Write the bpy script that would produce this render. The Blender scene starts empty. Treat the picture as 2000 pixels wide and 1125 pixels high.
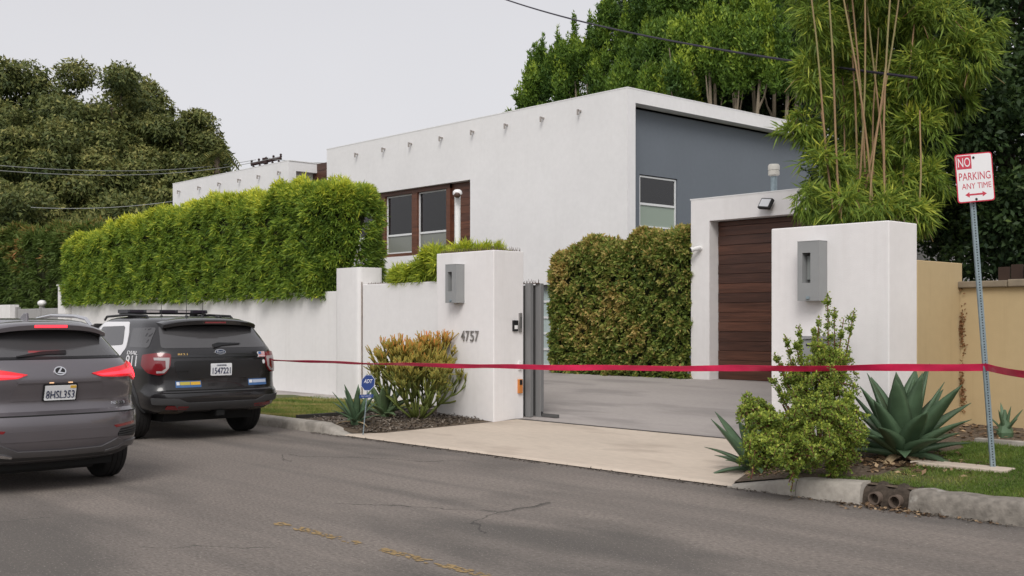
import bpy, bmesh, math, random
import numpy as np
from mathutils import Vector, Matrix
R = math.radians
PI = math.pi
scene = bpy.context.scene
C = scene.collection

# ------------------------------------------------------------------ camera
TH = R(42.27)                      # street direction against the camera axis
CAM_H, HORIZON, FOC = 1.65, 630.0, 2200.0
cd = bpy.data.cameras.new('camera'); cam = bpy.data.objects.new('camera', cd); C.objects.link(cam)
cam.location = (0, 0, CAM_H); cam.rotation_euler = (R(90), 0, R(90) - TH)
cd.sensor_width = 36.0; cd.lens = 36.0 * FOC / 2000.0; cd.shift_y = (HORIZON - 562.5) / 2000.0
cd.clip_start = 0.1; cd.clip_end = 3000.0
scene.camera = cam

# ------------------------------------------------------------------ world: overcast sky
SUN_EL, SUN_AZ = R(44), R(-48)     # azimuth of the sun measured from +x towards +y
w = bpy.data.worlds.new('World'); scene.world = w; w.use_nodes = True
nt = w.node_tree; nt.nodes.clear()
wo = nt.nodes.new('ShaderNodeOutputWorld')
sky = nt.nodes.new('ShaderNodeTexSky'); sky.sky_type = 'NISHITA'; sky.sun_disc = False
sky.sun_elevation = SUN_EL; sky.sun_rotation = PI / 2 - SUN_AZ
sky.air_density = 1.0; sky.dust_density = 4.0; sky.ozone_density = 1.0
hs = nt.nodes.new('ShaderNodeHueSaturation'); hs.inputs['Saturation'].default_value = 0.10
b1 = nt.nodes.new('ShaderNodeBackground'); b1.inputs[1].default_value = 0.06
b2 = nt.nodes.new('ShaderNodeBackground'); b2.inputs[0].default_value = (0.735, 0.725, 0.765, 1); b2.inputs[1].default_value = 0.58
ad = nt.nodes.new('ShaderNodeAddShader')
tc = nt.nodes.new('ShaderNodeTexCoord'); cn = nt.nodes.new('ShaderNodeTexNoise'); cn.inputs['Scale'].default_value = 2.2; cn.inputs['Detail'].default_value = 4   # faint even cloud tone over the whole sky
cr = nt.nodes.new('ShaderNodeMapRange'); cr.inputs['From Min'].default_value = .3; cr.inputs['From Max'].default_value = .7; cr.inputs['To Min'].default_value = .56; cr.inputs['To Max'].default_value = .61
nt.links.new(tc.outputs['Generated'], cn.inputs['Vector']); nt.links.new(cn.outputs['Fac'], cr.inputs['Value']); nt.links.new(cr.outputs[0], b2.inputs[1])
nt.links.new(sky.outputs[0], hs.inputs['Color']); nt.links.new(hs.outputs[0], b1.inputs[0])
nt.links.new(b1.outputs[0], ad.inputs[0]); nt.links.new(b2.outputs[0], ad.inputs[1]); nt.links.new(ad.outputs[0], wo.inputs[0])

sl = bpy.data.lights.new('sun', 'SUN'); sun = bpy.data.objects.new('sun', sl); C.objects.link(sun)
sl.energy = 1.5; sl.angle = R(28); sl.color = (1.0, 0.96, 0.91)
sd = Vector((math.cos(SUN_EL) * math.cos(SUN_AZ), math.cos(SUN_EL) * math.sin(SUN_AZ), math.sin(SUN_EL)))
sun.rotation_euler = sd.to_track_quat('Z', 'Y').to_euler()
vs = scene.view_settings
vs.view_transform = 'Standard'; vs.look = 'None'; vs.gamma = 1.0; vs.use_curve_mapping = False
vs.exposure = 0.12

# ------------------------------------------------------------------ helpers
CT, ST = math.cos(TH), math.sin(TH)
def at(px, py, Z):
    """world point seen at pixel (px, py) of a 2000 px wide picture at depth Z metres"""
    u = (px - 1000.0) / FOC
    return Vector((Z * (-CT + ST * u), Z * (ST + CT * u), CAM_H + (HORIZON - py) / FOC * Z))

def wl(o):
    v = Vector((0, 0, 0))
    while o is not None:
        v += o.location; o = o.parent
    return v

class MB:
    def __init__(s): s.v = []; s.f = []
    def add(s, vs, fs):
        o = len(s.v); s.v += [tuple(v) for v in vs]; s.f += [tuple(i + o for i in f) for f in fs]; return s
    def box(s, x0, x1, y0, y1, z0, z1):
        return s.add([(x0,y0,z0),(x1,y0,z0),(x1,y1,z0),(x0,y1,z0),(x0,y0,z1),(x1,y0,z1),(x1,y1,z1),(x0,y1,z1)],
                     [(0,3,2,1),(4,5,6,7),(0,1,5,4),(1,2,6,5),(2,3,7,6),(3,0,4,7)])
    def obox(s, c, sz, rot):
        c = Vector(c); a, b, d = [t / 2 for t in sz]
        P = [c + rot @ Vector((i*a, j*b, k*d)) for k in (-1,1) for j in (-1,1) for i in (-1,1)]
        return s.add(P, [(0,2,3,1),(4,5,7,6),(0,1,5,4),(1,3,7,5),(3,2,6,7),(2,0,4,6)])
    def prism(s, poly, fn, a, b):
        """poly: list of (u,v); fn(u,v,t) -> 3d; extruded from t=a to t=b"""
        n = len(poly)
        P = [fn(u, v, a) for u, v in poly] + [fn(u, v, b) for u, v in poly]
        F = [tuple(range(n))[::-1], tuple(range(n, 2*n))] + [(i, (i+1) % n, n + (i+1) % n, n + i) for i in range(n)]
        return s.add(P, F)
    def tube(s, path, r, n=8, cap=True):
        path = [Vector(p) for p in path]
        m = len(path); rs = r if isinstance(r, (list, tuple)) else [r] * m
        P = []; up = None
        for i, p in enumerate(path):
            t = (path[min(i+1, m-1)] - path[max(i-1, 0)]).normalized()
            if up is None: up = Vector((0,0,1)) if abs(t.z) < .9 else Vector((1,0,0))
            a = t.cross(up).normalized(); b = a.cross(t).normalized(); up = b
            P += [p + a * (math.cos(2*PI*k/n) * rs[i]) + b * (math.sin(2*PI*k/n) * rs[i]) for k in range(n)]
        F = [(i*n+k, i*n+(k+1) % n, (i+1)*n+(k+1) % n, (i+1)*n+k) for i in range(m-1) for k in range(n)]
        if cap: F += [tuple(range(n))[::-1], tuple(range((m-1)*n, m*n))]
        return s.add(P, F)
    def lathe(s, prof, org, ax=(0,0,1), n=24):
        ax = Vector(ax).normalized(); t = Vector((1,0,0)) if abs(ax.x) < .9 else Vector((0,1,0))
        a = ax.cross(t).normalized(); b = ax.cross(a); org = Vector(org); P = []; m = len(prof)
        for r, h in prof:
            P += [org + ax*h + a*(r*math.cos(2*PI*k/n)) + b*(r*math.sin(2*PI*k/n)) for k in range(n)]
        F = [(i*n+k, i*n+(k+1) % n, (i+1)*n+(k+1) % n, (i+1)*n+k) for i in range(m-1) for k in range(n)]
        F += [tuple(range(n))[::-1], tuple(range((m-1)*n, m*n))]
        return s.add(P, F)
    def ball(s, c, r, nu=14, nv=8):
        rx, ry, rz = r if isinstance(r, (list, tuple)) else (r, r, r)
        P = [(c[0], c[1], c[2]-rz)]
        for j in range(1, nv):
            th = PI*j/nv
            P += [(c[0]+rx*math.sin(th)*math.cos(2*PI*k/nu), c[1]+ry*math.sin(th)*math.sin(2*PI*k/nu), c[2]-rz*math.cos(th)) for k in range(nu)]
        P.append((c[0], c[1], c[2]+rz)); L = len(P)-1
        F = [(0, 1+(k+1) % nu, 1+k) for k in range(nu)]
        for j in range(nv-2):
            F += [(1+j*nu+k, 1+j*nu+(k+1) % nu, 1+(j+1)*nu+(k+1) % nu, 1+(j+1)*nu+k) for k in range(nu)]
        F += [(L, 1+(nv-2)*nu+k, 1+(nv-2)*nu+(k+1) % nu) for k in range(nu)]
        return s.add(P, F)
    def grid(s, pts):
        """pts: rows of 3d points"""
        n = len(pts[0])
        return s.add([p for row in pts for p in row], [(i*n+j, i*n+j+1, (i+1)*n+j+1, (i+1)*n+j) for i in range(len(pts)-1) for j in range(n-1)])

def fix_normals(me):
    bm = bmesh.new(); bm.from_mesh(me); bmesh.ops.recalc_face_normals(bm, faces=bm.faces); bm.to_mesh(me); bm.free()

def obj(name, mb, mat, parent=None, loc=None, local=False, smooth=None, bevel=0, fix=True):
    """one mesh object; vertices are given in world coordinates unless local"""
    me = mb if isinstance(mb, bpy.types.Mesh) else bpy.data.meshes.new(name)
    if not isinstance(mb, bpy.types.Mesh):
        org = Vector((0,0,0)) if local else (wl(parent) if parent else Vector(loc or (0,0,0)))
        me.from_pydata([(v[0]-org.x, v[1]-org.y, v[2]-org.z) for v in mb.v], [], mb.f)
        if fix: fix_normals(me)
    o = bpy.data.objects.new(name, me); C.objects.link(o)
    if parent: o.parent = parent
    elif loc is not None: o.location = loc
    if mat and not me.materials: me.materials.append(mat)
    if smooth is not None:
        me.shade_smooth()
        if smooth < 180: me.set_sharp_from_angle(angle=R(smooth))
    if bevel:
        b = o.modifiers.new('bevel', 'BEVEL'); b.width = bevel; b.segments = 2; b.limit_method = 'ANGLE'; b.angle_limit = R(40)
    return o

def tag(o, label, cat=None, group=None, kind=None):
    o['label'] = label
    if cat: o['category'] = cat
    if group: o['group'] = group
    if kind: o['kind'] = kind
    return o

def thing(name, label, cat, loc=(0,0,0), rz=0, group=None):
    o = bpy.data.objects.new(name, None); C.objects.link(o); o.location = loc; o.rotation_euler = (0,0,rz)
    o.empty_display_size = .2
    return tag(o, label, cat, group)

def copy_tree(o, parent=None):
    c = o.copy(); C.objects.link(c); c.parent = parent
    for ch in list(o.children): copy_tree(ch, c)
    return c

def text_shape(txt, wdt, hgt, extrude=1.0):
    """letters of a word as flat mesh data, scaled to wdt x hgt and centred; third coordinate 0 (back) .. 1 (front)"""
    cu = bpy.data.curves.new('t', 'FONT'); cu.body = txt; cu.extrude = .5; cu.resolution_u = 3
    o = bpy.data.objects.new('t', cu); C.objects.link(o); dg = bpy.context.evaluated_depsgraph_get(); dg.update()
    me = bpy.data.meshes.new_from_object(o.evaluated_get(dg))
    V = np.array([v.co[:] for v in me.vertices]); F = [tuple(p.vertices) for p in me.polygons]
    bpy.data.objects.remove(o); bpy.data.curves.remove(cu); bpy.data.meshes.remove(me)
    mn, mx = V.min(0), V.max(0)
    V[:, 0] = ((V[:, 0]-mn[0])/(mx[0]-mn[0])-.5)*wdt; V[:, 1] = ((V[:, 1]-mn[1])/(mx[1]-mn[1])-.5)*hgt; V[:, 2] = (V[:, 2]-mn[2])/(mx[2]-mn[2])
    return V, F

def text_mb(txt, wdt, hgt, fn):
    """fn(u, v, t) -> 3d"""
    V, F = text_shape(txt, wdt, hgt); mb = MB(); mb.add([fn(*v) for v in V], F); return mb

def arc_round(poly, r, n=4):
    out = []; m = len(poly)
    for i in range(m):
        p, a, b = Vector(poly[i]), Vector(poly[i-1]), Vector(poly[(i+1) % m])
        da, db = (a-p), (b-p); rr = min(r, da.length*.45, db.length*.45)
        p0, p1 = p+da.normalized()*rr, p+db.normalized()*rr
        for k in range(n+1):
            t = k/n; q = p0*(1-t)**2+p*(2*t*(1-t))+p1*t*t; out.append((q.x, q.y))
    return out

# ------------------------------------------------------------------ materials
MATS = {}
def mat(name, col, rough=.6, spec=.35, metal=0, var=0, vscale=3, var2=0, v2scale=.5, bump=0, bscale=60, coords='pos', stretch=(1,1,1), emit=None, coat=0, alt=None, alt_amt=0, alt_scale=1.0, alt_pos=.55):
    """procedural principled material: two noises vary the colour, an optional third lays patches of another colour, a fine one gives relief"""
    m = bpy.data.materials.new(name); m.use_nodes = True; t = m.node_tree; N = t.nodes; L = t.links
    bs = N['Principled BSDF']; MATS[name] = m
    bs.inputs['Roughness'].default_value = rough; bs.inputs['Metallic'].default_value = metal
    bs.inputs['Specular IOR Level'].default_value = spec; bs.inputs['Coat Weight'].default_value = coat
    bs.inputs['Coat Roughness'].default_value = .04
    bs.inputs['Base Color'].default_value = (*col, 1)
    if emit:
        bs.inputs['Emission Color'].default_value = (*emit[0], 1); bs.inputs['Emission Strength'].default_value = emit[1]
    if not (var or var2 or bump or alt): return m
    if coords == 'pos': src = N.new('ShaderNodeNewGeometry').outputs['Position']
    else: src = N.new('ShaderNodeTexCoord').outputs['Object']
    mp = N.new('ShaderNodeMapping'); mp.inputs['Scale'].default_value = stretch; L.new(src, mp.inputs['Vector'])
    cur = None
    def noise(sc, det=4):
        n = N.new('ShaderNodeTexNoise'); n.inputs['Scale'].default_value = sc; n.inputs['Detail'].default_value = det
        L.new(mp.outputs[0], n.inputs['Vector']); return n
    rgb = N.new('ShaderNodeRGB'); rgb.outputs[0].default_value = (*col, 1); cur = rgb.outputs[0]
    for amt, sc in ((var, vscale), (var2, v2scale)):
        if not amt: continue
        n = noise(sc); mr = N.new('ShaderNodeMapRange'); mr.inputs['From Min'].default_value = .25; mr.inputs['From Max'].default_value = .75
        mr.inputs['To Min'].default_value = 1-amt; mr.inputs['To Max'].default_value = 1+amt; L.new(n.outputs['Fac'], mr.inputs['Value'])
        vm = N.new('ShaderNodeVectorMath'); vm.operation = 'SCALE'; L.new(cur, vm.inputs[0]); L.new(mr.outputs[0], vm.inputs['Scale']); cur = vm.outputs[0]
    if alt:
        n = noise(alt_scale, 6); mr = N.new('ShaderNodeMapRange'); mr.inputs['From Min'].default_value = alt_pos; mr.inputs['From Max'].default_value = alt_pos+.12
        mr.inputs['To Max'].default_value = alt_amt; L.new(n.outputs['Fac'], mr.inputs['Value'])
        mx = N.new('ShaderNodeMix'); mx.data_type = 'RGBA'; L.new(mr.outputs[0], mx.inputs[0]); L.new(cur, mx.inputs[6]); mx.inputs[7].default_value = (*alt, 1); cur = mx.outputs[2]
    L.new(cur, bs.inputs['Base Color'])
    if bump:
        n = noise(bscale, 5); b = N.new('ShaderNodeBump'); b.inputs['Strength'].default_value = bump; b.inputs['Distance'].default_value = .01
        L.new(n.outputs['Fac'], b.inputs['Height']); L.new(b.outputs[0], bs.inputs['Normal'])
    return m

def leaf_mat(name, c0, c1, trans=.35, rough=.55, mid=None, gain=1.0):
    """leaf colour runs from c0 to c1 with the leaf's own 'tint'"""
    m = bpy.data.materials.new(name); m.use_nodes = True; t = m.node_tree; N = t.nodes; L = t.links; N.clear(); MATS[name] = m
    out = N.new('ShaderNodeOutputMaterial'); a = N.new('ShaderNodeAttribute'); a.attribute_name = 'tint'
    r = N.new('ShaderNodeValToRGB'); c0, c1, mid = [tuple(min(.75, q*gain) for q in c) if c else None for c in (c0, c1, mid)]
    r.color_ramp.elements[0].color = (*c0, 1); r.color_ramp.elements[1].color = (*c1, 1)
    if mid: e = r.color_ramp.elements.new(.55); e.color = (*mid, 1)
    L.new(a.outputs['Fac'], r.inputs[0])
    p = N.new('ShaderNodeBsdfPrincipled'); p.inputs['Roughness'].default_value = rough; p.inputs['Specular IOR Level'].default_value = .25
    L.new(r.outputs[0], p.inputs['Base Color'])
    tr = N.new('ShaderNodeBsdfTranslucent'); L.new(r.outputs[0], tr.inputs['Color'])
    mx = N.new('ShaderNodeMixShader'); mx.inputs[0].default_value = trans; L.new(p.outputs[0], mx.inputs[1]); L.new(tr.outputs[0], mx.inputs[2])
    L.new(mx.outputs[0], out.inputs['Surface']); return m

def glass_mat(name, tint=(.8,.85,.85), see=.7, rough=.02):
    m = bpy.data.materials.new(name); m.use_nodes = True; t = m.node_tree; N = t.nodes; L = t.links; N.clear(); MATS[name] = m
    out = N.new('ShaderNodeOutputMaterial'); g = N.new('ShaderNodeBsdfGlossy'); g.inputs['Roughness'].default_value = rough
    tr = N.new('ShaderNodeBsdfTransparent'); tr.inputs[0].default_value = (tint[0]*see, tint[1]*see, tint[2]*see, 1)
    fr = N.new('ShaderNodeFresnel'); fr.inputs['IOR'].default_value = 1.85
    mx = N.new('ShaderNodeMixShader'); L.new(fr.outputs[0], mx.inputs[0]); L.new(tr.outputs[0], mx.inputs[1]); L.new(g.outputs[0], mx.inputs[2])
    L.new(mx.outputs[0], out.inputs['Surface']); return m

def stucco(name, col, stain=.10, joint=None):
    """painted render: fine grain, soft patchiness and run-off streaks"""
    m = mat(name, col, rough=.85, spec=.2, var=.025, vscale=9, var2=.035, v2scale=.7, bump=.18, bscale=90)
    t = m.node_tree; N = t.nodes; L = t.links; bs = N['Principled BSDF']
    src = bs.inputs['Base Color'].links[0].from_socket
    geo = N.new('ShaderNodeNewGeometry'); mp = N.new('ShaderNodeMapping'); mp.inputs['Scale'].default_value = (2.6, 2.6, .16); L.new(geo.outputs['Position'], mp.inputs[0])
    n = N.new('ShaderNodeTexNoise'); n.inputs['Scale'].default_value = 2.2; n.inputs['Detail'].default_value = 6; n.inputs['Roughness'].default_value = .65; L.new(mp.outputs[0], n.inputs['Vector'])
    mr = N.new('ShaderNodeMapRange'); mr.inputs['From Min'].default_value = .52; mr.inputs['From Max'].default_value = .8; mr.inputs['To Max'].default_value = stain*3; L.new(n.outputs['Fac'], mr.inputs['Value'])
    mx = N.new('ShaderNodeMix'); mx.data_type = 'RGBA'; L.new(mr.outputs[0], mx.inputs[0]); L.new(src, mx.inputs[6]); mx.inputs[7].default_value = (col[0]*.62, col[1]*.6, col[2]*.55, 1)
    L.new(mx.outputs[2], bs.inputs['Base Color']); return m

white = stucco('white_render', (.765, .742, .735), .06)
house_white = stucco('house_white', (.765, .755, .755), .03)
grey_wall = stucco('grey_render', (.155, .175, .20), .02)
beige = stucco('beige_render', (.47, .36, .205), .10)
def asphalt_mat():
    m = mat('asphalt', (.205, .178, .158), rough=.9, spec=.25, var=.38, vscale=48, var2=.18, v2scale=.45, bump=.7, bscale=170, alt=(.100, .092, .084), alt_amt=.75, alt_scale=.6, alt_pos=.50, stretch=(.45, 1, 1))
    t = m.node_tree; N = t.nodes; L = t.links; bs = N['Principled BSDF']; src = bs.inputs['Base Color'].links[0].from_socket
    geo = N.new('ShaderNodeNewGeometry')
    def layer(src, tex_out, lo, hi, amt, col):
        mr = N.new('ShaderNodeMapRange'); mr.inputs['From Min'].default_value = lo; mr.inputs['From Max'].default_value = hi; mr.inputs['To Min'].default_value = amt; mr.inputs['To Max'].default_value = 0
        L.new(tex_out, mr.inputs['Value']); mx = N.new('ShaderNodeMix'); mx.data_type = 'RGBA'; L.new(mr.outputs[0], mx.inputs[0]); L.new(src, mx.inputs[6]); mx.inputs[7].default_value = (*col, 1); return mx.outputs[2]
    nz = N.new('ShaderNodeTexNoise'); nz.inputs['Scale'].default_value = 1.6; nz.inputs['Detail'].default_value = 5; L.new(geo.outputs['Position'], nz.inputs['Vector'])
    mxv = N.new('ShaderNodeVectorMath'); mxv.operation = 'MULTIPLY_ADD'; mxv.inputs[1].default_value = (.9, .9, 0); L.new(nz.outputs['Color'], mxv.inputs[0]); L.new(geo.outputs['Position'], mxv.inputs[2])
    vo = N.new('ShaderNodeTexVoronoi'); vo.feature = 'DISTANCE_TO_EDGE'; vo.inputs['Scale'].default_value = .42; L.new(mxv.outputs[0], vo.inputs['Vector'])
    # long soft traffic streaks, then cracks that come and go
    ms = N.new('ShaderNodeMapping'); ms.inputs['Scale'].default_value = (.10, 1.5, 1); L.new(geo.outputs['Position'], ms.inputs[0])
    n2 = N.new('ShaderNodeTexNoise'); n2.inputs['Scale'].default_value = 1.3; n2.inputs['Detail'].default_value = 5; L.new(ms.outputs[0], n2.inputs['Vector'])
    src = layer(src, n2.outputs['Fac'], .36, .56, .42, (.095, .088, .082))
    n3 = N.new('ShaderNodeTexNoise'); n3.inputs['Scale'].default_value = .55; L.new(geo.outputs['Position'], n3.inputs['Vector'])
    cm = N.new('ShaderNodeMath'); cm.operation = 'ADD'; mk = N.new('ShaderNodeMapRange'); mk.inputs['From Min'].default_value = .48; mk.inputs['From Max'].default_value = .56; mk.inputs['To Min'].default_value = .05; mk.inputs['To Max'].default_value = 0
    L.new(n3.outputs['Fac'], mk.inputs['Value']); L.new(vo.outputs['Distance'], cm.inputs[0]); L.new(mk.outputs[0], cm.inputs[1])
    src = layer(src, cm.outputs[0], .0, .008, .8, (.04, .038, .036))
    # pale worn aggregate flecks
    ns = N.new('ShaderNodeTexNoise'); ns.inputs['Scale'].default_value = 55; ns.inputs['Detail'].default_value = 3; L.new(geo.outputs['Position'], ns.inputs['Vector'])
    mr = N.new('ShaderNodeMapRange'); mr.inputs['From Min'].default_value = .62; mr.inputs['From Max'].default_value = .70; mr.inputs['To Max'].default_value = .8; L.new(ns.outputs['Fac'], mr.inputs['Value'])
    mx = N.new('ShaderNodeMix'); mx.data_type = 'RGBA'; L.new(mr.outputs[0], mx.inputs[0]); L.new(src, mx.inputs[6]); mx.inputs[7].default_value = (.36, .33, .29, 1)
    L.new(mx.outputs[2], bs.inputs['Base Color']); return m
asphalt = asphalt_mat()
concrete = mat('driveway_concrete', (.53, .45, .37), rough=.9, var=.07, vscale=14, var2=.08, v2scale=.7, bump=.25, bscale=120, alt=(.39, .32, .26), alt_amt=.6, alt_scale=1.6, alt_pos=.56, stretch=(.5,1.6,1))
kerb_c = mat('kerb_concrete', (.36, .33, .29), rough=.9, var=.14, vscale=18, var2=.14, v2scale=2, bump=.4, bscale=60, alt=(.16,.145,.125), alt_amt=.6, alt_scale=3, alt_pos=.52)
old_kerb = mat('old_kerb', (.20, .18, .155), rough=.95, var=.3, vscale=16, bump=.9, bscale=26, alt=(.42,.40,.36), alt_amt=.8, alt_scale=5, alt_pos=.58)
court_c = mat('court_surface', (.37, .335, .315), rough=.8, var=.08, vscale=25, var2=.10, v2scale=.8, bump=.2, bscale=80, alt=(.23,.21,.20), alt_amt=.6, alt_scale=1.1, alt_pos=.5, stretch=(.4,1.5,1))
soil = mat('soil', (.105, .078, .055), rough=1, var=.35, vscale=30, bump=1, bscale=40, alt=(.20,.16,.12), alt_amt=.6, alt_scale=22, alt_pos=.55)
earth = mat('far_ground', (.10, .10, .06), rough=1, var=.3, vscale=.3)
turf = mat('turf', (.085, .10, .035), rough=1, var=.3, vscale=12, bump=.6, bscale=80, alt=(.17,.135,.07), alt_amt=.8, alt_scale=1.4, alt_pos=.53)
dark_metal = mat('grey_gate_metal', (.10, .10, .098), rough=.5, metal=.2, var=.12, vscale=4)
box_grey = mat('grey_metal_box', (.27, .275, .275), rough=.5, spec=.4, var=.05, vscale=6)
galv = mat('galvanised', (.25, .31, .34), rough=.5, metal=.35, var=.15, vscale=25)
black = mat('black_plastic', (.012, .012, .013), rough=.45)
dark = mat('dark_recess', (.02, .02, .02), rough=.9)
white_pl = mat('white_plastic', (.78, .77, .76), rough=.4)
alu = mat('white_aluminium', (.70, .71, .71), rough=.4, spec=.5)
wood = mat('dark_wood', (.088, .036, .022), rough=.42, spec=.45, var=.35, vscale=6, var2=.3, v2scale=1.7, stretch=(.35,.35,7), bump=.15, bscale=25)
wood2 = mat('red_wood', (.120, .046, .025), rough=.42, spec=.45, var=.35, vscale=6, var2=.3, v2scale=1.7, stretch=(.35,.35,7), bump=.15, bscale=25)
wood3 = mat('black_wood', (.062, .027, .018), rough=.42, spec=.45, var=.35, vscale=6, var2=.3, v2scale=1.7, stretch=(.35,.35,7), bump=.15, bscale=25)
bark = mat('bark', (.16, .125, .095), rough=.95, var=.3, vscale=8, stretch=(1,1,.3), bump=.6, bscale=20)
dark_bark = mat('dark_bark', (.06, .05, .04), rough=.95, var=.3, vscale=8)
frost = mat('frosted_glass', (.42, .50, .49), rough=.25, spec=.5)
clear = glass_mat('window_glass', see=.75)
paint_y = mat('yellow_paint', (.34, .20, .06), rough=.85, var=.25, vscale=30, alt=(.14,.13,.118), alt_amt=1, alt_scale=7, alt_pos=.36)
# ------------------------------------------------------------------ foliage tools
def unit(a): return a / np.maximum(np.linalg.norm(a, axis=1, keepdims=True), 1e-9)
def rdir(rng, n): return unit(rng.normal(size=(n, 3)))
def waves(rng, scale, k=7):
    K = rng.normal(size=(k, 3)); K = K/np.linalg.norm(K, axis=1, keepdims=True)*(2*PI/scale)*rng.uniform(.7, 1.6, (k, 1)); ph = rng.uniform(0, 6.28, k)
    return lambda p: np.sin(p @ K.T + ph).sum(1)/math.sqrt(k)

def tri_mesh(name, pos, d, s, u, ln, wd, tint):
    """far leaves: one pointed face each"""
    n = len(pos); V = np.empty((n, 3, 3)); V[:, 0] = pos-s*wd*.6; V[:, 1] = pos+s*wd*.6; V[:, 2] = pos+d*ln
    me = bpy.data.meshes.new(name); me.vertices.add(3*n); me.vertices.foreach_set('co', V.reshape(-1).astype(np.float32))
    me.loops.add(3*n); me.loops.foreach_set('vertex_index', np.arange(3*n, dtype=np.int32))
    me.polygons.add(n); me.polygons.foreach_set('loop_start', (np.arange(n)*3).astype(np.int32)); me.polygons.foreach_set('loop_total', np.full(n, 3, np.int32))
    at_ = me.attributes.new('tint', 'FLOAT', 'FACE'); at_.data.foreach_set('value', np.clip(tint, 0, 1).astype(np.float32))
    me.update(calc_edges=True); return me

def leaf_mesh(name, pos, d, nrm, ln, wd, tint, fold=.15, tri=False):
    """one small folded leaf face pair for each row; 'tint' is stored for each leaf"""
    n = len(pos); d = unit(d); s = unit(np.cross(d, nrm)); u = np.cross(s, d)
    ln = np.broadcast_to(ln, (n,))[:, None]; wd = np.broadcast_to(wd, (n,))[:, None]
    if tri: return tri_mesh(name, pos, d, s, u, ln, wd, tint)
    V = np.empty((n, 4, 3)); V[:, 0] = pos; V[:, 2] = pos+d*ln-u*ln*fold*.6
    mid = pos+d*ln*.45+u*ln*fold*.3; V[:, 1] = mid-s*wd*.5; V[:, 3] = mid+s*wd*.5
    me = bpy.data.meshes.new(name); me.vertices.add(4*n); me.vertices.foreach_set('co', V.reshape(-1).astype(np.float32))
    b = np.arange(n)[:, None]*4
    idx = (b+np.array([0, 1, 2, 3])).reshape(-1)
    me.loops.add(4*n); me.loops.foreach_set('vertex_index', idx.astype(np.int32))
    me.polygons.add(n); me.polygons.foreach_set('loop_start', (np.arange(n)*4).astype(np.int32)); me.polygons.foreach_set('loop_total', np.full(n, 4, np.int32))
    at_ = me.attributes.new('tint', 'FLOAT', 'FACE'); at_.data.foreach_set('value', np.clip(tint, 0, 1).astype(np.float32))
    me.update(calc_edges=True); return me

def join_leaves(name, parts):
    A = [np.concatenate([np.broadcast_to(np.asarray(p[i], float), (len(p[0]),)+np.shape(p[0])[1:]) if i in (0,1,2) else np.broadcast_to(np.asarray(p[i], float), (len(p[0]),)) for p in parts]) for i in range(6)]
    return leaf_mesh(name, *A)

def clump_leaves(rng, clumps, n, size, aspect=.45, thick=.45, droop=.2, rand=.8, top_light=.25, tv=.22, lump=.22, lscale=.6, cv=.10):
    """leaves through the outer shells of overlapping clumps (cx,cy,cz,rx,ry,rz)"""
    cl = np.asarray(clumps, float); ar = (cl[:, 3]*cl[:, 4]+cl[:, 4]*cl[:, 5]+cl[:, 3]*cl[:, 5]); pr = ar/ar.sum()
    k = rng.choice(len(cl), n, p=pr); o = rdir(rng, n); c = cl[k, :3]; rr = cl[k, 3:]
    wv = waves(rng, lscale)
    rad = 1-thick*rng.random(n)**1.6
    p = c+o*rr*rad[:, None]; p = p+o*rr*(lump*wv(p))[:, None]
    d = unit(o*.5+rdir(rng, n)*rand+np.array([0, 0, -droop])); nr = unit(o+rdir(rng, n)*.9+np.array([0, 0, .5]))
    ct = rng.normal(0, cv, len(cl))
    t = .42+ct[k]+rng.normal(0, tv, n)+top_light*o[:, 2]*rad  # upper side of each clump lighter, underside darker: painted top light
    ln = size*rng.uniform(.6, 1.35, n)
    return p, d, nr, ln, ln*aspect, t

def crown_clumps(rng, c, r, k, cr, inner=.5, low=-.6, zs=.85):
    out = []
    c = np.array(c); r = np.array(r)
    while len(out) < k:
        o = rdir(rng, 1)[0]
        if o[2] < low: continue
        q = c+o*r*rng.uniform(inner, .92); s = cr*rng.uniform(.7, 1.3); out.append((*q, s*r[0]*1.05, s*r[0]*1.05, s*r[0]*zs))
    return out

def tuft_leaves(rng, p, o, per, ln, wd, spread=.8, droop=.4, t0=.5, tv=.2):
    """per narrow leaves bursting from every point p along its outward direction o"""
    n = len(p)*per; P = np.repeat(p, per, 0); O = np.repeat(o, per, 0); T = np.repeat(np.broadcast_to(t0, (len(p),)), per)
    d = unit(O+rdir(rng, n)*spread+np.array([0, 0, -droop])*rng.random((n, 1))); nr = unit(rdir(rng, n)+np.array([0, 0, .8]))
    l = ln*rng.uniform(.4, 1.5, n)
    return P+rdir(rng, n)*ln*.15, d, nr, l, np.full(n, wd)*rng.uniform(.7, 1.3, n), T+rng.normal(0, tv, n)

def sticks(name, segs, n=4):
    """many thin round twigs as one mesh: segs = (path, radii, tint0, tint1)"""
    mb = MB(); tint = []
    for path, rad, t0, t1 in segs:
        f0 = len(mb.f); mb.tube(path, rad, n, True); nf = len(mb.f)-f0; m = len(path)-1
        tint += [t0+(t1-t0)*(i//n)/max(m-1, 1) for i in range(n*m)]+[t0, t1]
    me = bpy.data.meshes.new(name); me.from_pydata(mb.v, [], mb.f); a = me.attributes.new('tint', 'FLOAT', 'FACE')
    a.data.foreach_set('value', np.array(tint, np.float32)); me.shade_smooth(); return me

def shift_mesh(me, loc):
    n = len(me.vertices); a = np.empty(n*3, np.float32); me.vertices.foreach_get('co', a)
    a = a.reshape(-1, 3)-np.array(loc[:], np.float32); me.vertices.foreach_set('co', a.reshape(-1)); me.update(); return me

def blob(rng, c, r, lump=.12, scale=.8, nu=28, nv=16):
    mb = MB(); mb.ball((0, 0, 0), 1.0, nu, nv); P = np.array(mb.v); wv = waves(rng, scale); Q = np.array(c)+P*np.array(r)
    Q = Q+P*np.array(r)*(lump*wv(Q))[:, None]; mb.v = [tuple(q) for q in Q]; return mb

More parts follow.
